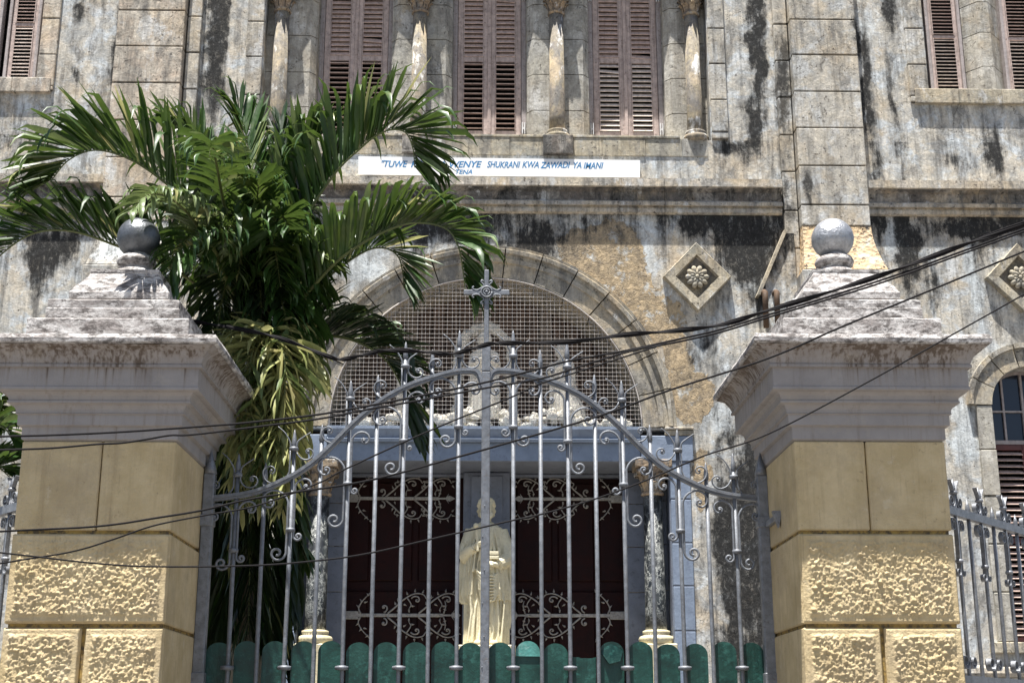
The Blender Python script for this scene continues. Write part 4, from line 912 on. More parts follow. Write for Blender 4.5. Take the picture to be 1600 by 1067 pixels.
def pillar(label, xc, wire_side):
    hw = .372; D = .84
    t = thing('gate_pillar', label, 'gate pillar', (xc, FP+D/2, 0), 'pillars either side of the iron gate')
    core = MB().box(xc-hw+.012, xc+hw-.012, FP+.016, FP+D-.012, 0, Z(690, FP)).build('core', M['joint'], t)
    pxm = 155 if xc < 0 else 1358
    zA, zB, zC, zD = [Z(y, FP, pxm) for y in (688, 831, 977, 1122)]
    pitch = zB-zC; g = .009
    def side(x0, x1, z0, z1, yf): MB().box(x0, x1, yf, FP+D, z0, z1, .006).build('block', M['yellow'], t)
    # smooth top course: two dressed stones with a fine upright joint; bigger hacked stones below
    jx_ = X(155 if xc < 0 else 1356, 760, FP)
    side(xc-hw, jx_-.003, zB+g, zA-.004, FP); side(jx_+.003, xc+hw, zB+g, zA-.004, FP)
    z = zB; r = 0
    while z > .35:
        z0 = max(.3, z-pitch); a, b = xc-hw-.004, xc+hw+.004
        if r % 2 == 0:
            rough_block(a, b, FP-.012, FP+D, z0+g, z-g, r+1+(xc > 0)*7).build('block', M['yellow'], t)
        else:
            m_ = xc-.002 if r < 3 else xc+.05
            rough_block(a, m_-.009, FP-.012, FP+D, z0+g, z-g, r+11+(xc > 0)*7).build('block', M['yellow'], t)
            rough_block(m_+.009, b, FP-.012, FP+D, z0+g, z-g, r+21+(xc > 0)*7).build('block', M['yellow'], t)
        z -= pitch; r += 1
    MB().box(xc-hw-.06, xc+hw+.06, FP-.06, FP+D+.06, 0, .299, .02).build('plinth', M['yellow'], t)
    # moulded cornice: square rings
    pr_ = [(-.012, 690), (.006, 686), (.006, 667), (.014, 666), (.026, 664), (.026, 648), (.038, 646), (.034, 645), (.036, 640), (.045, 633), (.062, 630), (.070, 629), (.070, 626), (.064, 625), (.07, 618), (.085, 612), (.103, 610), (.113, 608), (.113, 604), (.108, 603), (.108, 575), (.126, 573), (.126, 569), (.120, 568), (.133, 558), (.152, 547), (.182, 539), (.192, 537)]
    def ring(prof, mat, name, capit=False, jit=0):
        vs = []; fs = []; n = 4; m = len(prof); yc = FP+D/2
        seg = 10 if jit else 1
        for (o, z) in prof:
            c = [(-hw-o, -D/2-o), (hw+o, -D/2-o), (hw+o, D/2+o), (-hw-o, D/2+o)]
            for k in range(4):
                p, q = c[k], c[(k+1) % 4]
                for s_ in range(seg):
                    u = s_/seg; x, y = p[0]+(q[0]-p[0])*u, p[1]+(q[1]-p[1])*u
                    v = Vector((xc+x, yc+y, z)); 
                    if jit: v += Vector((mnoise.noise(v*7+Vector((1, 0, 0))), mnoise.noise(v*7), .8*mnoise.noise(v*9+Vector((0, 4, 0)))))*jit
                    vs.append(v)
        n = 4*seg
        for i in range(m-1):
            for k in range(n): fs.append((i*n+k, i*n+(k+1) % n, (i+1)*n+(k+1) % n, (i+1)*n+k))
        fs += [tuple(range(n))[::-1], tuple((m-1)*n+k for k in range(n))]
        return MB().add(vs, fs).build(name, mat, t)
    zo = lambda o, y: Z(y, FP-o, pxm)
    co = ring([(o, zo(o, y)) for o, y in pr_], M['pcornice'], 'cornice')
    z0, z1 = zo(.198, 536), zo(.198, 520.5)
    ring([(.197, z0), (.208, z0+.006), (.210, (z0+z1)/2), (.200, z1-.004), (.18, z1+.002), (.03, z1+.012)], M['cap'], 'cap_slab', jit=.006)
    z2 = zo(.02, 497); z3 = zo(-.05, 468); 
    ring([(.025, z1+.002), (.027, z2-.006), (.018, z2)], M['cap'], 'cap_step', jit=.005)
    ring([(-.04, z2-.004), (-.038, z3-.05), (-.044, z3-.046), (-.042, z3-.005), (-.05, z3)], M['cap'], 'cap_step', jit=.005)
    og = [(-.122, 466), (-.120, 456), (-.128, 454), (-.138, 448), (-.165, 441), (-.188, 433), (-.198, 427), (-.196, 425), (-.196, 421)]
    ring([(o, zo(o, y)) for o, y in og], M['cap'], 'cap_ogee', jit=.003)
    yc = FP+D/2; zt = zo(-.2, 421); pxb = 209 if xc < 0 else 1317
    zb = Z(373 if xc < 0 else 374, yc, pxb); rb = .1135; zn = zb-rb
    hN = zn-zt+.02
    MB().lathe([(.118, zt-.01), (.116, zt+hN*.2), (.10, zt+hN*.36), (.082, zt+hN*.42), (.080, zt+hN*.5), (.098, zt+hN*.58), (.105, zt+hN*.72), (.096, zt+hN*.86), (.07, zt+hN*.93), (.055, zt+hN*1.1)], (xc, yc, 0), 32).build('neck', M['cap'], t)
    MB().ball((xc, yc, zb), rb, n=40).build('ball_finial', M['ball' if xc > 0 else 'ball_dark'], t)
    return t
xpl = (X(33.5, 692, FP)+X(277, 692, FP))/2; xpr = (X(1238.5, 696, FP)+X(1478, 696, FP))/2
pillar('yellow stone gate pillar under the palm fronds, its ball finial dark', xpl, 0)
pillar('yellow stone gate pillar topped by a bright silver ball, beside the side railing', xpr, 0)
# ------------------------------------------------------------------ iron gate
G = 7.3
XM = 758.0
def gp(x, y, dy=0): return P(x, y, G) + Vector((0, dy, 0))
gates = {}
zg0 = .08
for s, lb in ((-1, 'silver iron gate leaf bearing the tall cross, partly veiled by the palm'), (1, 'silver iron gate leaf without cross, hung on the bright-balled pillar')):
    gates[s] = thing('gate_leaf', lb, 'gate', (X(XM+s*222, 1000, G), G, 0), 'leaves of the iron gate')
rail = [(754, 606), (750, 590), (744, 582), (729, 580), (704, 583), (678, 590), (652, 598), (628, 608), (604, 621), (582, 637), (560, 655), (539, 675), (516, 698), (494, 719), (472, 735), (455, 745), (430, 757), (405, 767), (375, 774), (340, 778), (318, 780)]
def mir(p, s): return p if s < 0 else (1516-p[0], p[1])
def sweep_rect(mb, pts, w, h):
    """flat bar standing on edge along a curve in the gate plane"""
    n = len(pts); vs = []; fs = []
    for i in range(n):
        t = (pts[min(i+1, n-1)]-pts[max(i-1, 0)]).normalized(); q = Vector((-t.z, 0, t.x)); y = Vector((0, 1, 0))
        vs += [pts[i]+q*h/2-y*w/2, pts[i]-q*h/2-y*w/2, pts[i]-q*h/2+y*w/2, pts[i]+q*h/2+y*w/2]
    for i in range(n-1):
        for k in range(4): fs.append((i*4+k, i*4+(k+1) % 4, i*4+4+(k+1) % 4, i*4+4+k))
    fs += [(0, 1, 2, 3), tuple((n-1)*4+k for k in (3, 2, 1, 0))]; mb.add(vs, fs)
tips = {1: 516, 2: 546, 3: 534, 4: 585, 5: 594, 6: 663, 7: 671, 8: 722, 9: 708}
coll = {1: 557, 3: 574, 5: 625, 7: 703, 9: 744}
lowc = {1: 668, 3: 690, 5: 757, 7: 829, 9: 861}
BX = lambda k: XM + 43.9*k
MY = lambda k, y: y
def bar_x(k): return X(BX(k), 900, G)
rb = .0112
def logspiral(cx, cz, r0, a0, sgn, turns, b):
    n = int(26*turns)+1; return [(cx + r0*math.exp(-b*2*PI*turns*i/n)*math.cos(a0+sgn*2*PI*turns*i/n), cz + r0*math.exp(-b*2*PI*turns*i/n)*math.sin(a0+sgn*2*PI*turns*i/n)) for i in range(n+1)]
def scroll(parent, kx, yc, tgt, down, tail=None, r=.0050, turns=1.75):
    """scroll springing from the bar kx (world x); tgt = photo position of its eye; down: leaves the bar downwards"""
    c = P(tgt[0], tgt[1], G); s = 1 if c.x > kx else -1; off = .017
    x0 = kx + s*off; r0 = abs(c.x-x0); a0 = PI if s > 0 else 0; sg = (1 if down else -1)*s
    pts = logspiral(c.x, c.z, r0, a0, sg, turns, math.log(2.35)/PI)
    full = []
    if tail:                                                                    # straight run along the bar, then the foot hook
        for (x, z) in tail: full.append((x, z))
    if yc is not None:
        zc = Z(yc, G); full += [(x0, zc), (x0, (zc+c.z)/2)] if abs(zc-c.z) > .02 else []
    full += pts
    n = len(full); mb = MB(); mb.tube([(x, G-.012, z) for x, z in full], [r*(1-.35*i/n) for i in range(n)], 6, ry=1.5)
    e = full[-1]; mb.ball((e[0], G-.013, e[1]), .0085, n=8); mb.build('scroll', M['iron'], parent)
for s in (-1, 1):
    gt = gates[s]
    pts = spline([gp(*mir(q, s)) for q in rail], 5); mb = MB(); sweep_rect(mb, pts, .032, .030)
    sweep_rect(mb, [p+Vector((0, -.018, .006)) for p in pts], .012, .016); mb.build('rail', M['iron'], gt)
    for k in range(1, 10):
        x = bar_x(s*k); zt = Z(tips[k], G, BX(s*k)); mb = MB()
        jx = random.uniform(-.004, .004)
        mb.tube([(x, G, zg0), (x+jx*.6, G, 1.0), (x+jx, G, 1.8), (x+jx*.4, G, 2.3), (x, G, zt-.09)], rb, 10)
        o = mb.build('bar', M['iron'], gt)
        MB().lathe([(rb*1.02, zt-.095), (rb*1.3, zt-.088), (rb*1.15, zt-.06), (rb*.55, zt-.018), (.001, zt)], (x, G, 0), 10).build('spear_tip', M['iron'], o)
        if k % 2:
            zc = Z(coll[k], G); zlw = Z(lowc[k], G)
            for z_ in (zc, zlw): MB().lathe([(.013, z_-.012), (.024, z_-.010), (.026, z_), (.024, z_+.010), (.013, z_+.012)], (x, G-.004, 0), 12).build('collar', M['iron'], o)
            zz = Z(1043, G); MB().lathe([(.013, zz-.013), (.034, zz-.010), (.036, zz), (.034, zz+.008), (.013, zz+.012)], (x, G-.004, 0), 14).build('collar', M['iron'], o)
            for q in (-1, 1):                                                   # thin horns above the collar
                ln = .115 if q == -1 else .085
                pt = spline([(x+q*.016, G-.012, zc+.01), (x+q*.022, G-.014, zc+.04), (x+q*.05, G-.016, zc+ln*.75), (x+q*.088, G-.016, zc+ln*1.05)], 5); n = len(pt)
                MB().tube(pt, [.0058*(1-.6*i/n) for i in range(n)], 6).build('horn', M['iron'], gt)
    above = [(1, (775, 564)), (1, (832, 570)), (3, (862, 581)), (3, (918, 604)), (5, (945, 629)), (5, (1001, 675)), (7, (1034, 707)), (7, (1091.5, 737)), (9, (1121, 750)), (9, (1178, 760))]
    below = [(1, (775, 611), (789, 676)), (1, (832, 611), (819, 688)), (3, (861, 625), (876, 700)), (3, (919, 656), (905, 731)), (5, (947, 688), (962, 767)), (5, (1006, 734), (994, 812)), (7, (1037, 760), (1050, 838)), (7, (1093, 785), (1083, 864)), (9, (1124, 796), (1139, 872)), (9, (1180, 806), (1170, 880))]
    for k, c in above: scroll(gt, bar_x(s*k), coll[k], (c if s > 0 else (1516-c[0], c[1])), True)
    for k, c, h in below:
        cc = c if s > 0 else (1516-c[0], c[1]); hh = h if s > 0 else (1516-h[0], h[1])
        x = bar_x(s*k); H_ = P(hh[0], hh[1], G); C_ = P(cc[0], cc[1], G); sd_ = 1 if C_.x > x else -1; x0 = x+sd_*.017
        r0 = abs(H_.x-x0); hk = logspiral(H_.x, H_.z, r0, PI if sd_ > 0 else 0, sd_, 1.3, math.log(1.75)/PI)[::-1]
        scroll(gt, x, None, cc, False, tail=hk + [(x0, H_.z+(C_.z-H_.z)*u) for u in (.3, .6, .9)])
    # hanging stile at the pillar, bottom and middle rails
    xs = bar_x(s*10)
    o = MB().box(xs-.03, xs+.03, G-.03, G+.03, .05, Z(742, G), .006).build('stile', M['fence'], gt)
    MB().lathe([(.036, 0), (.03, .03), (.001, .13)], (xs, G, Z(742, G)), 8).build('spear_tip', M['fence'], o)
    for y in (815, 1060): 
        z_ = Z(y, G); MB().box(xs-.036, xs+.05*s+.036*s if s > 0 else xs+.036, G-.04, G+.035, z_-.03, z_+.03, .004).build('hinge_strap', M['fence'], gt)
    for z_ in (.12, .62, 1.02): MB().box(min(xs, bar_x(0)+s*.03), max(xs, bar_x(0)+s*.03), G-.02, G+.018, z_, z_+.05, .003).build('cross_rail', M['iron'], gt)
    # green scallop-topped boards wired behind the bars
    for k in range(10):
        yo = random.uniform(0, .006); tl = random.uniform(-.5, .5)
        x = X(BX(s*(k+.5)), 1020, G+.03)+random.uniform(-.004, .004); w2 = .0645; zt = Z(1003+random.uniform(-2, 2.5), G+.04); m = 'green'
        pts = [(x-w2, .3), (x+w2, .3)]
        brok = (s == 1 and k == 3)
        if brok: zt = Z(1026, G+.04); pts += [(x+w2, zt)] + [(x+w2-2*w2*i/7, zt+random.uniform(-.006, .006)) for i in range(1, 7)] + [(x-w2, zt)]
        else: pts += [(x+w2*math.cos(PI*i/16), zt-w2*.9+w2*.9*math.sin(PI*i/16)) for i in range(17)]
        o = MB().prism([(a_+.012*tl*(b_-1.6), b_) for a_, b_ in pts], G+.035+yo, G+.043+yo).build('board', M[m], gt)
        if (s == 1 and k == 1): MB().prism([(x-w2*.97, zt-.075), (x+w2*.97, zt-.077)] + [(x+w2*.97*math.cos(PI*i/12), zt-w2*.9+w2*.9*math.sin(PI*i/12)+.002) for i in range(13)], G+.029, G+.034).build('folded_top', M['turq'], o)
        if s == 1 and k == 4: MB().add([(x-w2*.9, G+.033, zt-.05), (x-w2*.2, G+.012, zt-.115), (x+w2*.7, G+.02, zt-.10), (x+w2*.95, G+.033, zt-.045), (x, G+.033, zt-.01)], [(0, 1, 2, 3, 4)]).build('torn_flap', M['green'], o)
    MB().box(min(bar_x(s*10), bar_x(0)+s*.02), max(bar_x(s*10), bar_x(0)+s*.02), G+.044, G+.06, .7, .76).build('board_rail', M['green'], gt)
# meeting bar with its cross (left leaf)
gt = gates[-1]; x0 = X(758.5, 800, G); zj = Z(582, G); za = Z(538, G); ztop = Z(424, G)
o = MB().box(x0-.0235, x0+.0235, G-.03, G+.012, .05, zj-.001, .004).build('meeting_bar', M['iron'], gt)
MB().box(x0-.0235, x0+.0235, G-.03, G+.012, zj+.001, za, .004).build('meeting_bar', M['iron'], gt)
mb = MB(); 
for k in range(12): mb.ball((x0-.014+.010*(k % 2), G-.031, .9+k*.17+random.uniform(-.02, .02)), .004, n=6)
mb.build('rivets', M['iron'], o)
cr = MB(); cr.box(x0-.013, x0+.013, G-.026, G-.004, za+.001, ztop, .003)
zc = Z(459, G); za2 = .127; cr.box(x0-za2, x0+za2, G-.028, G-.006, zc-.0145, zc+.0145, .003); cro = cr.build('cross', M['iron'], gt)
mb = MB(); c = Vector((x0, G-.034, zc))
for r_, th in ((.030, .0055), (.017, .005)): mb.tube([c+Vector((r_*math.cos(2*PI*i/20), 0, r_*math.sin(2*PI*i/20))) for i in range(21)], th, 6)
mb.ball(c, .009, n=10)
for i in range(4): 
    a = PI/2*i; b = a+PI/2; d = .036
    mb.tube([c+Vector((d*math.cos(a), .004, d*math.sin(a))), c+Vector((d*.78*math.cos((a+b)/2), .004, d*.78*math.sin((a+b)/2)))], .004, 5)
for sx in (-1, 1):
    for sz in (-1, 1):
        f = lambda u, v: c+Vector((sx*u, .008, sz*v))
        mb.tube(spline([f(.016, .062), f(.026, .070), f(.030, .060), f(.016, .044), f(.018, .034), f(.036, .020), f(.055, .012), f(.075, .018), f(.078, .028), f(.07, .032)], 5), .0045, 6)
mb.build('rosette', M['iron'], cro)
# lock plate hinge bracket on the right pillar
q = P(1213, 818, G-.1)
t = thing('hinge_bracket', 'small pointed iron hinge bracket bolted to the inner face of the right gate pillar', 'bracket', (xpr-.372, 7.1, q.z))
mb = MB(); z_ = q.z; xx = xpr-.377
mb.prism([(0, 0)]*0 + [(xx-.035, z_+.035), (xx+.01, z_+.035), (xx-.006, z_-.05)], 6.98, 7.02); mb.box(xx-.02, xx+.008, 7.0, 7.25, z_-.012, z_+.02, .003); mb.build('bracket_plate', M['fence'], t)
# ------------------------------------------------------------------ side railings
def railing(label, side):
    A = P(1485, 798, 7.5); B = P(1600, 833, 8.32); 
    if side < 0: c = 2*X(758, 1000, 7.5); A.x = c-A.x; B.x = c-B.x
    D = (B-A); D.z = 0; zt = A.z; L0 = D.length; D.normalize(); N = Vector((-D.y, D.x, 0))
    t = thing('railing', label, 'railing', (A.x, A.y, 0), 'spiked railings beyond the gate pillars')
    n = 20; sp = L0/6.05; L_ = sp*n
    fr = lambda u, v, z: A + D*u + N*v + Vector((0, 0, z-zt))
    def bb(u0, u1, w, z0, z1, name, par=t):
        mb = MB(); vs = [fr(u, v, z) for z in (z0, z1) for (u, v) in ((u0, -w), (u1, -w), (u1, w), (u0, w))]
        mb.add(vs, [(0, 1, 5, 4), (1, 2, 6, 5), (2, 3, 7, 6), (3, 0, 4, 7), (4, 5, 6, 7), (3, 2, 1, 0)]); return mb.build(name, M['fence'], par)
    bb(-.25, L_, .02, zt-.022, zt+.022, 'rail'); bb(-.25, L_, .015, .35, .39, 'rail'); bb(-.25, L_, .015, Z(1062, 7.6, 1530)-.02, Z(1062, 7.6, 1530)+.02, 'rail')
    first = {}
    for k in range(n):
        u = sp*(k+.35); tall = k % 2 == 0; z1 = zt + (.19 if tall else .095); b = fr(u, 0, 0)
        if tall in first and k > 13: pass
        mb = MB(); mb.tube([(b.x, b.y, .02), (b.x, b.y, zt-.36), (b.x, b.y, z1-.06)], [.011, .011, .0105], 8); mb.lathe([(.011, z1-.07), (.015, z1-.06), (.012, z1-.04), (.001, z1)], (b.x, b.y, 0), 8)
        o = mb.build('bar', M['fence'], t)
        def ribbon(pts, w=.012, th=.004, name='scroll'):
            # flat iron strip whose broad side faces across the railing
            n_ = len(pts); vs = []
            for (uu, z) in pts: vs += [fr(uu, -w, z), fr(uu, w, z)]
            m2 = []
            for i, (uu, z) in enumerate(pts):
                a, c = pts[max(i-1, 0)], pts[min(i+1, n_-1)]; tx, tz = c[0]-a[0], c[1]-a[1]; l_ = math.hypot(tx, tz) or 1
                m2 += [fr(uu-tz/l_*th, -w, z+tx/l_*th), fr(uu-tz/l_*th, w, z+tx/l_*th)]
            fs = [(2*i, 2*i+1, 2*i+3, 2*i+2) for i in range(n_-1)]; K = 2*n_; fs += [(K+2*i+2, K+2*i+3, K+2*i+1, K+2*i) for i in range(n_-1)]
            fs += [(2*i, 2*i+2, K+2*i+2, K+2*i) for i in range(n_-1)] + [(2*i+3, 2*i+1, K+2*i+1, K+2*i+3) for i in range(n_-1)] + [(0, K, K+1, 1), (K-2, K-1, 2*K-1, 2*K-2)]
            MB().add(vs+m2, fs, False).build(name, M['fence'], o)
        if k > 14: continue
        if tall:
            for s in (-1, 1):
                sp1 = logspiral(u+s*.055, zt+.06, .043, PI if s > 0 else 0, s, 1.6, .12)
                ribbon([(u+s*.013, zt+.12)] + [(u+s*.013, zt+.09)] + sp1)
                ribbon([(u+s*.014, zt+.12), (u+s*.03, zt+.15), (u+s*.055, zt+.18)], name='horn')
                h = logspiral(u+s*.036, zt-.33, .026, PI if s > 0 else 0, s, 1.3, .15)
                ribbon(logspiral(u+s*.055, zt-.075, .043, PI if s > 0 else 0, -s, 1.6, .12)[::-1] + [(u+s*.012, zt-.12), (u+s*.012, zt-.28)] + h)
            MB().lathe([(.02, zt+.10), (.024, zt+.108), (.02, zt+.118)], (b.x, b.y, 0), 10).build('collar', M['fence'], o)
            MB().lathe([(.02, zt-.28), (.024, zt-.27), (.02, zt-.26)], (b.x, b.y, 0), 10).build('collar', M['fence'], o)
            zz = Z(1035, 7.7, 1530)
            for s in (-1, 1): ribbon(logspiral(u+s*.055, zz, .045, PI if s > 0 else 0, s, 1.3, .13), w=.016)
        else:
            for s in (-1, 1): None; 
    return t
railing('grey spiked scrollwork railing running back from the right gate pillar', 1)
railing('grey spiked scrollwork railing just showing at the left edge beside the left gate pillar', -1)
# ------------------------------------------------------------------ palm
rp = random.Random(11)
tx = P(402, 560, 8.35)
palm = thing('palm_tree', 'green palm with drooping arched fronds rising behind the gate and over the left pillar', 'palm', (tx.x, tx.y, 0))
zc_ = tx.z
mb = MB(); pts = [(tx.x+.05*math.sin(z*1.1), tx.y, z) for z in [i*.1 for i in range(int((zc_-.5)/.1)+1)]]
mb.tube(pts, [.095+.008*(i % 2)+.03*math.exp(-i*.3) for i in range(len(pts))], 14); mb.build('trunk', M['trunk'], palm)
e = pts[-1]; mb = MB(); mb.tube([e, (tx.x, tx.y, zc_-.2), (tx.x, tx.y, zc_+.12)], [.085, .10, .05], 14); mb.build('crownshaft', M['petiole'], palm)
CR = (tx.x, tx.y, zc_)
UP = Vector((0, 0, 1))
def leaflet(mb, base, d, L_, w, droop, kink, roll, seg=8):
    """folded strip: leaves along d, bends down, its tip often snapped over and hanging"""
    p = Vector(base); d = d.normalized(); side = d.cross(UP)
    side = side.normalized() if side.length > .05 else Vector((1, 0, 0))
    side = (Matrix.Rotation(roll, 3, d) @ side); st = L_/seg; vs = []; 
    for i in range(seg+1):
        t = i/seg; ww = w*(.35+1.1*t if t < .35 else (1.0-(t-.35)*.35 if t < .75 else max(.05, (1-t)*3.3)))*.5
        nrm = side.cross(d).normalized(); 
        vs += [p-side*ww+nrm*ww*.35, p, p+side*ww+nrm*ww*.35]
        g = droop*(.3+t)*st/ .45
        if kink and t > kink: g += .8
        d = (d - UP*g).normalized(); sd = side - d*side.dot(d); side = sd.normalized() if sd.length > 1e-3 else side
        p = p + d*st
    mb.add(vs, [(i*3+j, i*3+j+1, i*3+j+4, i*3+j+3) for i in range(seg) for j in (0, 1)], True)
singles = 0; mass = {}
def frond(pts, L0, mat='leaf', t0=.22, n=34, phi=35, droop=.35, a0=62, a1=30, kinkp=.5, w=.036, single=False, tipL=.55, ups=None, endp=.6, rr=.014, both=True, jit=.08):
    global singles
    pp = spline([P(*q) if not isinstance(q, Vector) else q for q in pts], 10); m = len(pp)
    cum = [0]
    for i in range(1, m): cum.append(cum[-1]+(pp[i]-pp[i-1]).length)
    T = cum[-1]
    n = int(n*1.55); w *= 1.18; kinkp = min(.9, kinkp*1.4)
    o = MB().tube(pp, [rr*(1-.78*cum[i]/T) for i in range(m)], 6).build('frond', M['petiole'], palm)
    def at(t):
        s_ = t*T
        for i in range(1, m):
            if cum[i] >= s_: k = (s_-cum[i-1])/(cum[i]-cum[i-1]+1e-9); return pp[i-1].lerp(pp[i], k), (pp[i]-pp[i-1]).normalized()
        return pp[-1], (pp[-1]-pp[-2]).normalized()
    # frame: outer side of the arch
    prevN = None
    for k in range(n):
        t = t0 + (1-t0)*(k+.5)/n; p, tg = at(min(.999, t))
        N = UP - tg*UP.dot(tg)
        if prevN is None:
            N = N.normalized() if N.length > .1 else Vector((0, -1, 0))
            if ups is not None: u = Vector(ups); N = (u-tg*u.dot(tg)).normalized()
        else: N = (prevN - tg*prevN.dot(tg)).normalized()
        prevN = N; B = tg.cross(N).normalized()
        al = R(a0+(a1-a0)*t); lk = L0*(math.sin(PI*min(1, (.30+.62*(t-t0)/(1-t0)))))**.8
        if t > .8: lk = L0*(1-(t-.8)/.2*(1-tipL))*.95
        for s in ((-1, 1) if both else (rp.choice((-1, 1)),)):
            ph = R(phi+rp.uniform(-14, 14)); aa = al+R(rp.uniform(-7, 7))
            d = tg*math.cos(aa) + (N*math.cos(ph) + B*s*math.sin(ph))*math.sin(aa)
            d += Vector((rp.uniform(-jit, jit), rp.uniform(-jit, jit), rp.uniform(-jit, jit)))
            kk = rp.uniform(.45, .85) if rp.random() < kinkp else 0
            mt = mat
            r_ = rp.random()
            if r_ > .975: mt = 'leaf_yellow'
            if r_ < .07: mt = {'leaf': 'leaf_pale', 'leaf_yellow': 'leaf_pale', 'leaf_pale': 'leaf', 'leaf_dark': 'leaf'}[mat]
            args = (p + N*.004, d, lk*rp.uniform(.85, 1.12), w*rp.uniform(.8, 1.25), droop*rp.uniform(.6, 1.4), kk, s*R(rp.uniform(-10, 50)))
            if single and singles < 295: mb = MB(); leaflet(mb, *args); mb.build('leaflet', M[mt], o); singles += 1
            else: leaflet(mass.setdefault(mt, MB()), *args)
C = (395, 520, 8.35)
# top left arch
frond([C, (352, 400, 8.1), (300, 325, 7.9), (248, 278, 7.75), (200, 248, 7.6), (150, 235, 7.5), (108, 250, 7.42), (78, 285, 7.4)], .56, single=True, n=40, phi=30, t0=.32, droop=.25, a0=58, a1=32, kinkp=.45)
# lower left arch, passing just behind the ball
frond([C, (300, 440, 8.1), (240, 405, 7.9), (185, 385, 7.75), (115, 362, 7.6), (55, 364, 7.5), (5, 395, 7.45), (-35, 440, 7.4)], .50, single=True, n=38, phi=30, t0=.30, droop=.22, a0=55, a1=30, kinkp=.35)
# great right arch
frond([(405, 520, 8.35), (440, 410, 8.2), (480, 335, 8.1), (526, 268, 8.0), (562, 233, 7.95), (587, 213, 7.9), (612, 203, 7.88), (634, 208, 7.85), (645, 232, 7.85), (648, 262, 7.85)], .56, single=True, n=44, phi=24, t0=.34, droop=.16, a0=62, a1=38, kinkp=.5, w=.036)
# right middle arches
frond([(405, 540, 8.3), (428, 516, 8.2), (476, 463, 8.0), (526, 409, 7.85), (577, 374, 7.75), (628, 352, 7.65), (666, 349, 7.6), (699, 359, 7.55), (716, 385, 7.5), (724, 427, 7.5), (727, 455, 7.5)], .42, single=True, n=46, phi=26, t0=.16, droop=.22, a0=62, a1=30, kinkp=.65, w=.034)
frond([(405, 540, 8.4), (476, 468, 8.45), (526, 422, 8.45), (572, 392, 8.4), (602, 388, 8.4), (622, 401, 8.4), (629, 425, 8.4), (631, 450, 8.4)], .34, 'leaf', n=34, phi=34, t0=.30, droop=.2, a0=48, a1=26, kinkp=.2, w=.026)
# low right frond across the arch
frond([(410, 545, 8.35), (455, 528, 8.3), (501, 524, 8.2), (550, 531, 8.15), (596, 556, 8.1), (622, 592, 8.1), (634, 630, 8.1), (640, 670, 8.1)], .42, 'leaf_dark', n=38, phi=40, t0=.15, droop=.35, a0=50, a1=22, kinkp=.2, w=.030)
frond([(410, 545, 8.3), (450, 505, 8.3), (490, 490, 8.35), (540, 500, 8.4), (590, 520, 8.4)], .34, 'leaf', n=22, phi=50, t0=.2, droop=.4, a0=50, a1=22, kinkp=.3)
# frond reaching forward over the street, seen end on
frond([C, (372, 420, 8.1), (350, 320, 7.75), (338, 255, 7.35), (331, 225, 7.0), (329, 228, 6.75), (327, 245, 6.6)], .33, 'leaf', n=26, phi=72, t0=.42, droop=1.3, a0=75, a1=35, kinkp=.5, w=.028, ups=(0, 0, 1))
# upright fronds
frond([C, (398, 400, 8.5), (396, 300, 8.65), (388, 230, 8.75), (378, 185, 8.8), (366, 165, 8.8)], .46, n=36, phi=60, t0=.3, droop=.18, a0=34, a1=22, kinkp=.5, w=.034)
frond([C, (425, 420, 8.3), (447, 340, 8.25), (462, 280, 8.2), (480, 235, 8.15), (500, 212, 8.1)], .48, n=34, phi=50, t0=.3, droop=.12, a0=34, a1=20, kinkp=.35, w=.036, single=True)
frond([C, (380, 410, 8.5), (352, 320, 8.6), (322, 255, 8.65), (290, 212, 8.65), (262, 195, 8.6)], .46, n=36, phi=45, t0=.3, droop=.25, a0=48, a1=26, kinkp=.5)
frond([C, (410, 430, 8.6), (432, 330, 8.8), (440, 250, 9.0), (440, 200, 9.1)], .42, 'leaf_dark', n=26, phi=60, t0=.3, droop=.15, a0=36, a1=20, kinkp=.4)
# over the ball finial: comes forward and hangs
frond([C, (340, 410, 7.8), (300, 342, 7.35), (262, 308, 7.0), (232, 306, 6.8), (208, 330, 6.68)], .30, 'leaf_pale', n=34, phi=70, t0=.30, droop=1.5, a0=55, a1=30, kinkp=.7, w=.026)
frond([C, (352, 440, 8.0), (338, 398, 7.75), (318, 371, 7.4), (296, 372, 7.15), (276, 398, 7.0), (262, 440, 6.95)], .30, 'leaf', n=34, phi=70, t0=.35, droop=1.5, a0=55, a1=30, kinkp=.6, w=.026, rr=.022)
frond([C, (330, 380, 7.9), (292, 330, 7.6), (262, 312, 7.4), (240, 330, 7.3)], .32, 'leaf_dark', n=28, phi=60, t0=.2, droop=1.2, a0=60, a1=30, kinkp=.6)
for (a, b, c, d, m, L_) in (((372, 430, 8.0), (350, 380, 7.8), (332, 370, 7.6), (318, 400, 7.5), 'leaf', .34), ((380, 440, 8.0), (375, 380, 7.7), (362, 352, 7.5), (350, 380, 7.35), 'leaf', .36),
        ((410, 440, 8.1), (425, 370, 7.9), (440, 340, 7.7), (452, 360, 7.55), 'leaf', .36), ((415, 460, 8.2), (450, 410, 8.1), (480, 395, 8.0), (505, 410, 7.9), 'leaf', .34), ((400, 430, 8.2), (400, 360, 8.0), (402, 310, 7.8), (404, 290, 7.6), 'leaf', .38),
        ((390, 420, 8.6), (370, 330, 8.8), (350, 290, 8.9), (325, 280, 9.0), 'leaf_dark', .42), ((380, 470, 8.5), (330, 430, 8.6), (290, 420, 8.7), (262, 440, 8.8), 'leaf_dark', .42), ((405, 430, 8.7), (430, 350, 8.9), (455, 320, 9.0), (480, 330, 9.1), 'leaf_dark', .42)):
    frond([C, a, b, c, d], L_, m, n=26, phi=65, t0=.2, droop=.9, a0=60, a1=30, kinkp=.6, w=.03)
rq = random.Random(5)
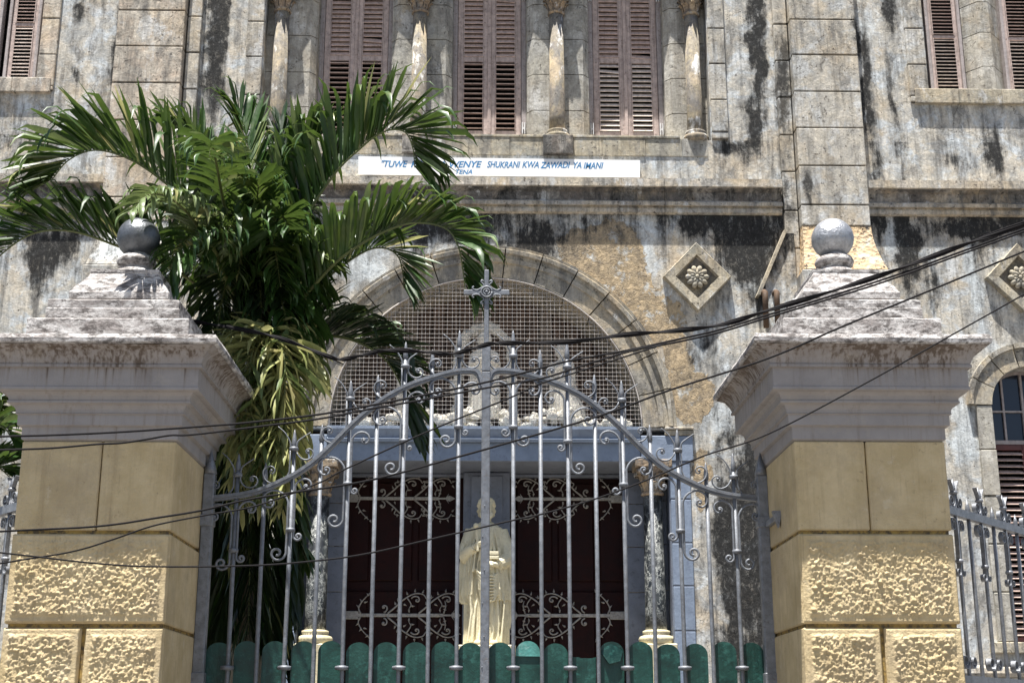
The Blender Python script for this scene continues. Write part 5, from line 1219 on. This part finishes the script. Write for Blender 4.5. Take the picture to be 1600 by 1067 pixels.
for i in range(15):                                                           # short and older fronds filling the middle of the crown
    x1 = rq.uniform(255, 500); y1 = rq.uniform(330, 470); Y1 = rq.uniform(7.7, 8.9); ym = min(y1, 430)-rq.uniform(20, 70)
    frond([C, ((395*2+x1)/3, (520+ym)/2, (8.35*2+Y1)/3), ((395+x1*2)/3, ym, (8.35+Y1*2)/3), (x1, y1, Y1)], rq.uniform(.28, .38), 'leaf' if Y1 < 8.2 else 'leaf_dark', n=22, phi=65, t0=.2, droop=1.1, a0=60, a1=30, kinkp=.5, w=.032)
for i in range(12):                                                           # drooping leaves hiding the leaf bases
    x1 = rq.uniform(320, 480); y1 = rq.uniform(480, 560); Y1 = rq.uniform(7.75, 8.25); ym = rq.uniform(400, 455)
    frond([C, ((395*2+x1)/3, (520+ym)/2+20, (8.35*2+Y1)/3), ((395+x1*2)/3, ym, (8.35+Y1*2)/3), (x1, (ym+y1)/2, Y1), (x1+(x1-395)*.12, y1, Y1-.05)], rq.uniform(.26, .34), 'leaf' if i % 3 else 'leaf_dark', n=20, phi=72, t0=.3, droop=1.4, a0=60, a1=30, kinkp=.6, w=.032, jit=.2)
# yellowing fronds hanging in front of the crown
for (pts, L_, m, n) in (([(402, 545, 8.2), (412, 522, 8.0), (432, 522, 7.85), (448, 560, 7.75), (455, 620, 7.7), (458, 690, 7.68)], .34, 'leaf_yellow', 34), ([(398, 545, 8.2), (392, 540, 7.95), (396, 575, 7.8), (402, 640, 7.75), (404, 720, 7.72), (402, 770, 7.7)], .34, 'leaf_yellow', 36),
        ([(400, 545, 8.2), (405, 535, 7.9), (418, 560, 7.7), (426, 630, 7.66), (430, 700, 7.64), (430, 740, 7.64)], .30, 'leaf_pale', 32), ([(396, 545, 8.2), (385, 545, 8.0), (378, 590, 7.9), (376, 660, 7.85), (378, 730, 7.84)], .30, 'leaf_pale', 28),
        ([(400, 545, 8.2), (415, 520, 7.8), (440, 540, 7.6), (445, 600, 7.55), (440, 660, 7.52), (436, 720, 7.5)], .34, 'leaf_yellow', 34), ([(398, 545, 8.2), (400, 530, 7.7), (392, 560, 7.58), (388, 630, 7.54), (390, 690, 7.52)], .32, 'leaf_yellow', 32),
        ([(398, 545, 8.2), (388, 530, 7.8), (378, 580, 7.6), (374, 660, 7.55), (374, 730, 7.53), (376, 790, 7.52)], .26, 'leaf_yellow', 34), ([(402, 545, 8.2), (420, 530, 7.8), (438, 590, 7.6), (448, 680, 7.55), (446, 760, 7.53), (440, 800, 7.52)], .24, 'leaf_yellow', 32), ([(400, 545, 8.2), (408, 530, 7.8), (412, 600, 7.58), (410, 700, 7.5), (408, 790, 7.5)], .24, 'leaf_pale', 32),
        ([(404, 540, 8.2), (425, 512, 8.1), (455, 515, 8.0), (478, 545, 7.95), (490, 590, 7.9)], .28, 'leaf_yellow', 24)):
    frond(pts, L_, m, n=n, phi=78, t0=.12, droop=1.5, a0=70, a1=26, kinkp=.6, w=.030, jit=.42)
# dark skirt of old fronds down the trunk
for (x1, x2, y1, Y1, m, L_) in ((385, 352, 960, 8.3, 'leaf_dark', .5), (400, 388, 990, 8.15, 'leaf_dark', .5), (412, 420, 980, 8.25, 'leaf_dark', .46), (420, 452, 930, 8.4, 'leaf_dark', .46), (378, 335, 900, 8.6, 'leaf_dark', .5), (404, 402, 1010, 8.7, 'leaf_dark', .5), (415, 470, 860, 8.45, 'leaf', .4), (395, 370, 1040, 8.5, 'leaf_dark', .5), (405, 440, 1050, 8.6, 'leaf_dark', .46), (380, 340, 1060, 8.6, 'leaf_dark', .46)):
    frond([(400, 590, 8.35), (x1, 620, Y1), ((x1*2+x2)/3, 700, Y1-.03), ((x1+x2*2)/3, 810, Y1-.03), (x2, y1, Y1)], L_, m, n=34, phi=70, t0=.1, droop=.9, a0=40, a1=16, kinkp=.1, w=.034, rr=.012)
allm = MB()
me = None
names = list(mass)
vs = []; fs = []; mi = []; 
for i, k in enumerate(names):
    b = len(vs); vs += mass[k].v; fs += [tuple(b+j for j in f) for f in mass[k].f]; mi += [i]*len(mass[k].f)
allm.v = vs; allm.f = fs; allm.sm = [True]*len(fs)
o = allm.build('leaflets', M[names[0]], palm, kind='stuff')
for k in names[1:]: o.data.materials.append(M[k])
o.data.polygons.foreach_set('material_index', mi)
# second palm, only its frond tips show at the left edge
q = P(-60, 760, 8.6)
palm = thing('palm_tree', 'small palm whose bright frond tips poke in at the left edge beside the left pillar', 'palm', (q.x, q.y, 0))
MB().tube([(q.x, q.y, 0), (q.x, q.y, q.z)], .08, 10).build('trunk', M['trunk'], palm)
mass = {}; singles = 0
for pts in ([(-60, 780, 8.6), (-45, 700, 8.5), (-20, 665, 8.4), (8, 670, 8.3), (25, 700, 8.3)], [(-60, 780, 8.6), (-30, 740, 8.4), (-5, 730, 8.3), (15, 745, 8.3)], [(-60, 780, 8.6), (-55, 690, 8.6), (-40, 640, 8.6), (-15, 630, 8.6), (10, 650, 8.6)]):
    frond(pts, .3, 'leaf', n=18, phi=45, t0=.3, droop=.4, single=True, kinkp=.2)
for k in mass: mass[k].build('leaflets', M[k], palm, kind='stuff')
# ------------------------------------------------------------------ overhead cables
def cable(pts, r, label, Y=5.4, mat='cable', twist=0, name='overhead_cable', loc=None, Y2=None):
    n = len(pts); q = []
    x0, x1 = pts[0][0], pts[-1][0]
    for (x, y) in pts:
        Yk = Y if Y2 is None else Y+(Y2-Y)*(x-x0)/(x1-x0); q.append(P(x, y, Yk))
    q = ([] if Y2 else [q[0]+(q[0]-q[1])*3]) + q + [q[-1]+(q[-1]-q[-2])*3]
    s = spline(q, 8); t = thing(name, label, 'cable', s[0]); 
    MB().tube(s, r, 8).build('cable_run', M[mat], t)
    if twist:
        for ph in (0, PI):
            MB().tube([p + Vector((0, r*1.1*math.cos(i*.35+ph), r*1.5*math.sin(i*.35+ph))) for i, p in enumerate(s)], r*.6, 6).build('strand', M[mat], t)
cable([(296, 501), (320, 505), (400, 519), (451, 533), (514, 557), (539, 561), (577, 552), (610, 547), (666, 550), (704, 553), (735, 546), (767, 537), (800, 536), (889, 534), (977, 523), (1053, 517), (1129, 507), (1200, 485), (1300, 455), (1400, 422), (1500, 385), (1600, 350)], .0062, 'thick bundled black cable, highest of all, dipping from the left pillar cap', 7.25, twist=1, Y2=5.2)
cable([(0, 682), (100, 679), (202, 674), (330, 665), (400, 659), (501, 647), (602, 629), (678, 614), (760, 597), (843, 576), (889, 564), (977, 548), (1060, 530), (1129, 514), (1200, 492), (1300, 462), (1400, 430), (1500, 394), (1600, 358)], .0045, 'black cable crossing both pillars just under the bundled one, second from the top', 5.5)
cable([(0, 703), (80, 700), (150, 694), (190, 692), (230, 686), (266, 680), (300, 679), (400, 667), (500, 654), (577, 639), (653, 626), (760, 606), (843, 592), (893, 577), (940, 562), (992, 547), (1060, 534), (1129, 518), (1200, 496), (1300, 466), (1400, 434), (1600, 362)], .0042, 'kinked black cable crossing low on the left pillar cornice, third from the top', 5.45)
cable([(0, 830), (152, 822), (250, 808), (316, 797), (400, 778), (542, 757), (620, 740), (700, 718), (800, 690), (942, 648), (1048, 609), (1200, 560), (1319, 509), (1453, 454), (1600, 393)], .0042, 'black cable rising steadily from the left pillar joint across the right pillar cap', 5.3)
cable([(0, 880), (110, 862), (175, 843), (240, 821), (319, 805), (400, 790), (494, 756), (537, 734), (628, 692), (704, 659), (800, 620), (843, 600), (893, 584)], .0034, 'thin cable rising from the lower left pillar to the gate centre', 5.35)
cable([(0, 863), (152, 880), (253, 885), (400, 883), (501, 875), (577, 864), (678, 841), (800, 813), (850, 802), (934, 778), (1015, 748), (1100, 712), (1200, 678), (1350, 600), (1511, 510), (1600, 460)], .0034, 'lowest thin cable sagging across the bars then rising over the right pillar', 5.25, mat='cable')
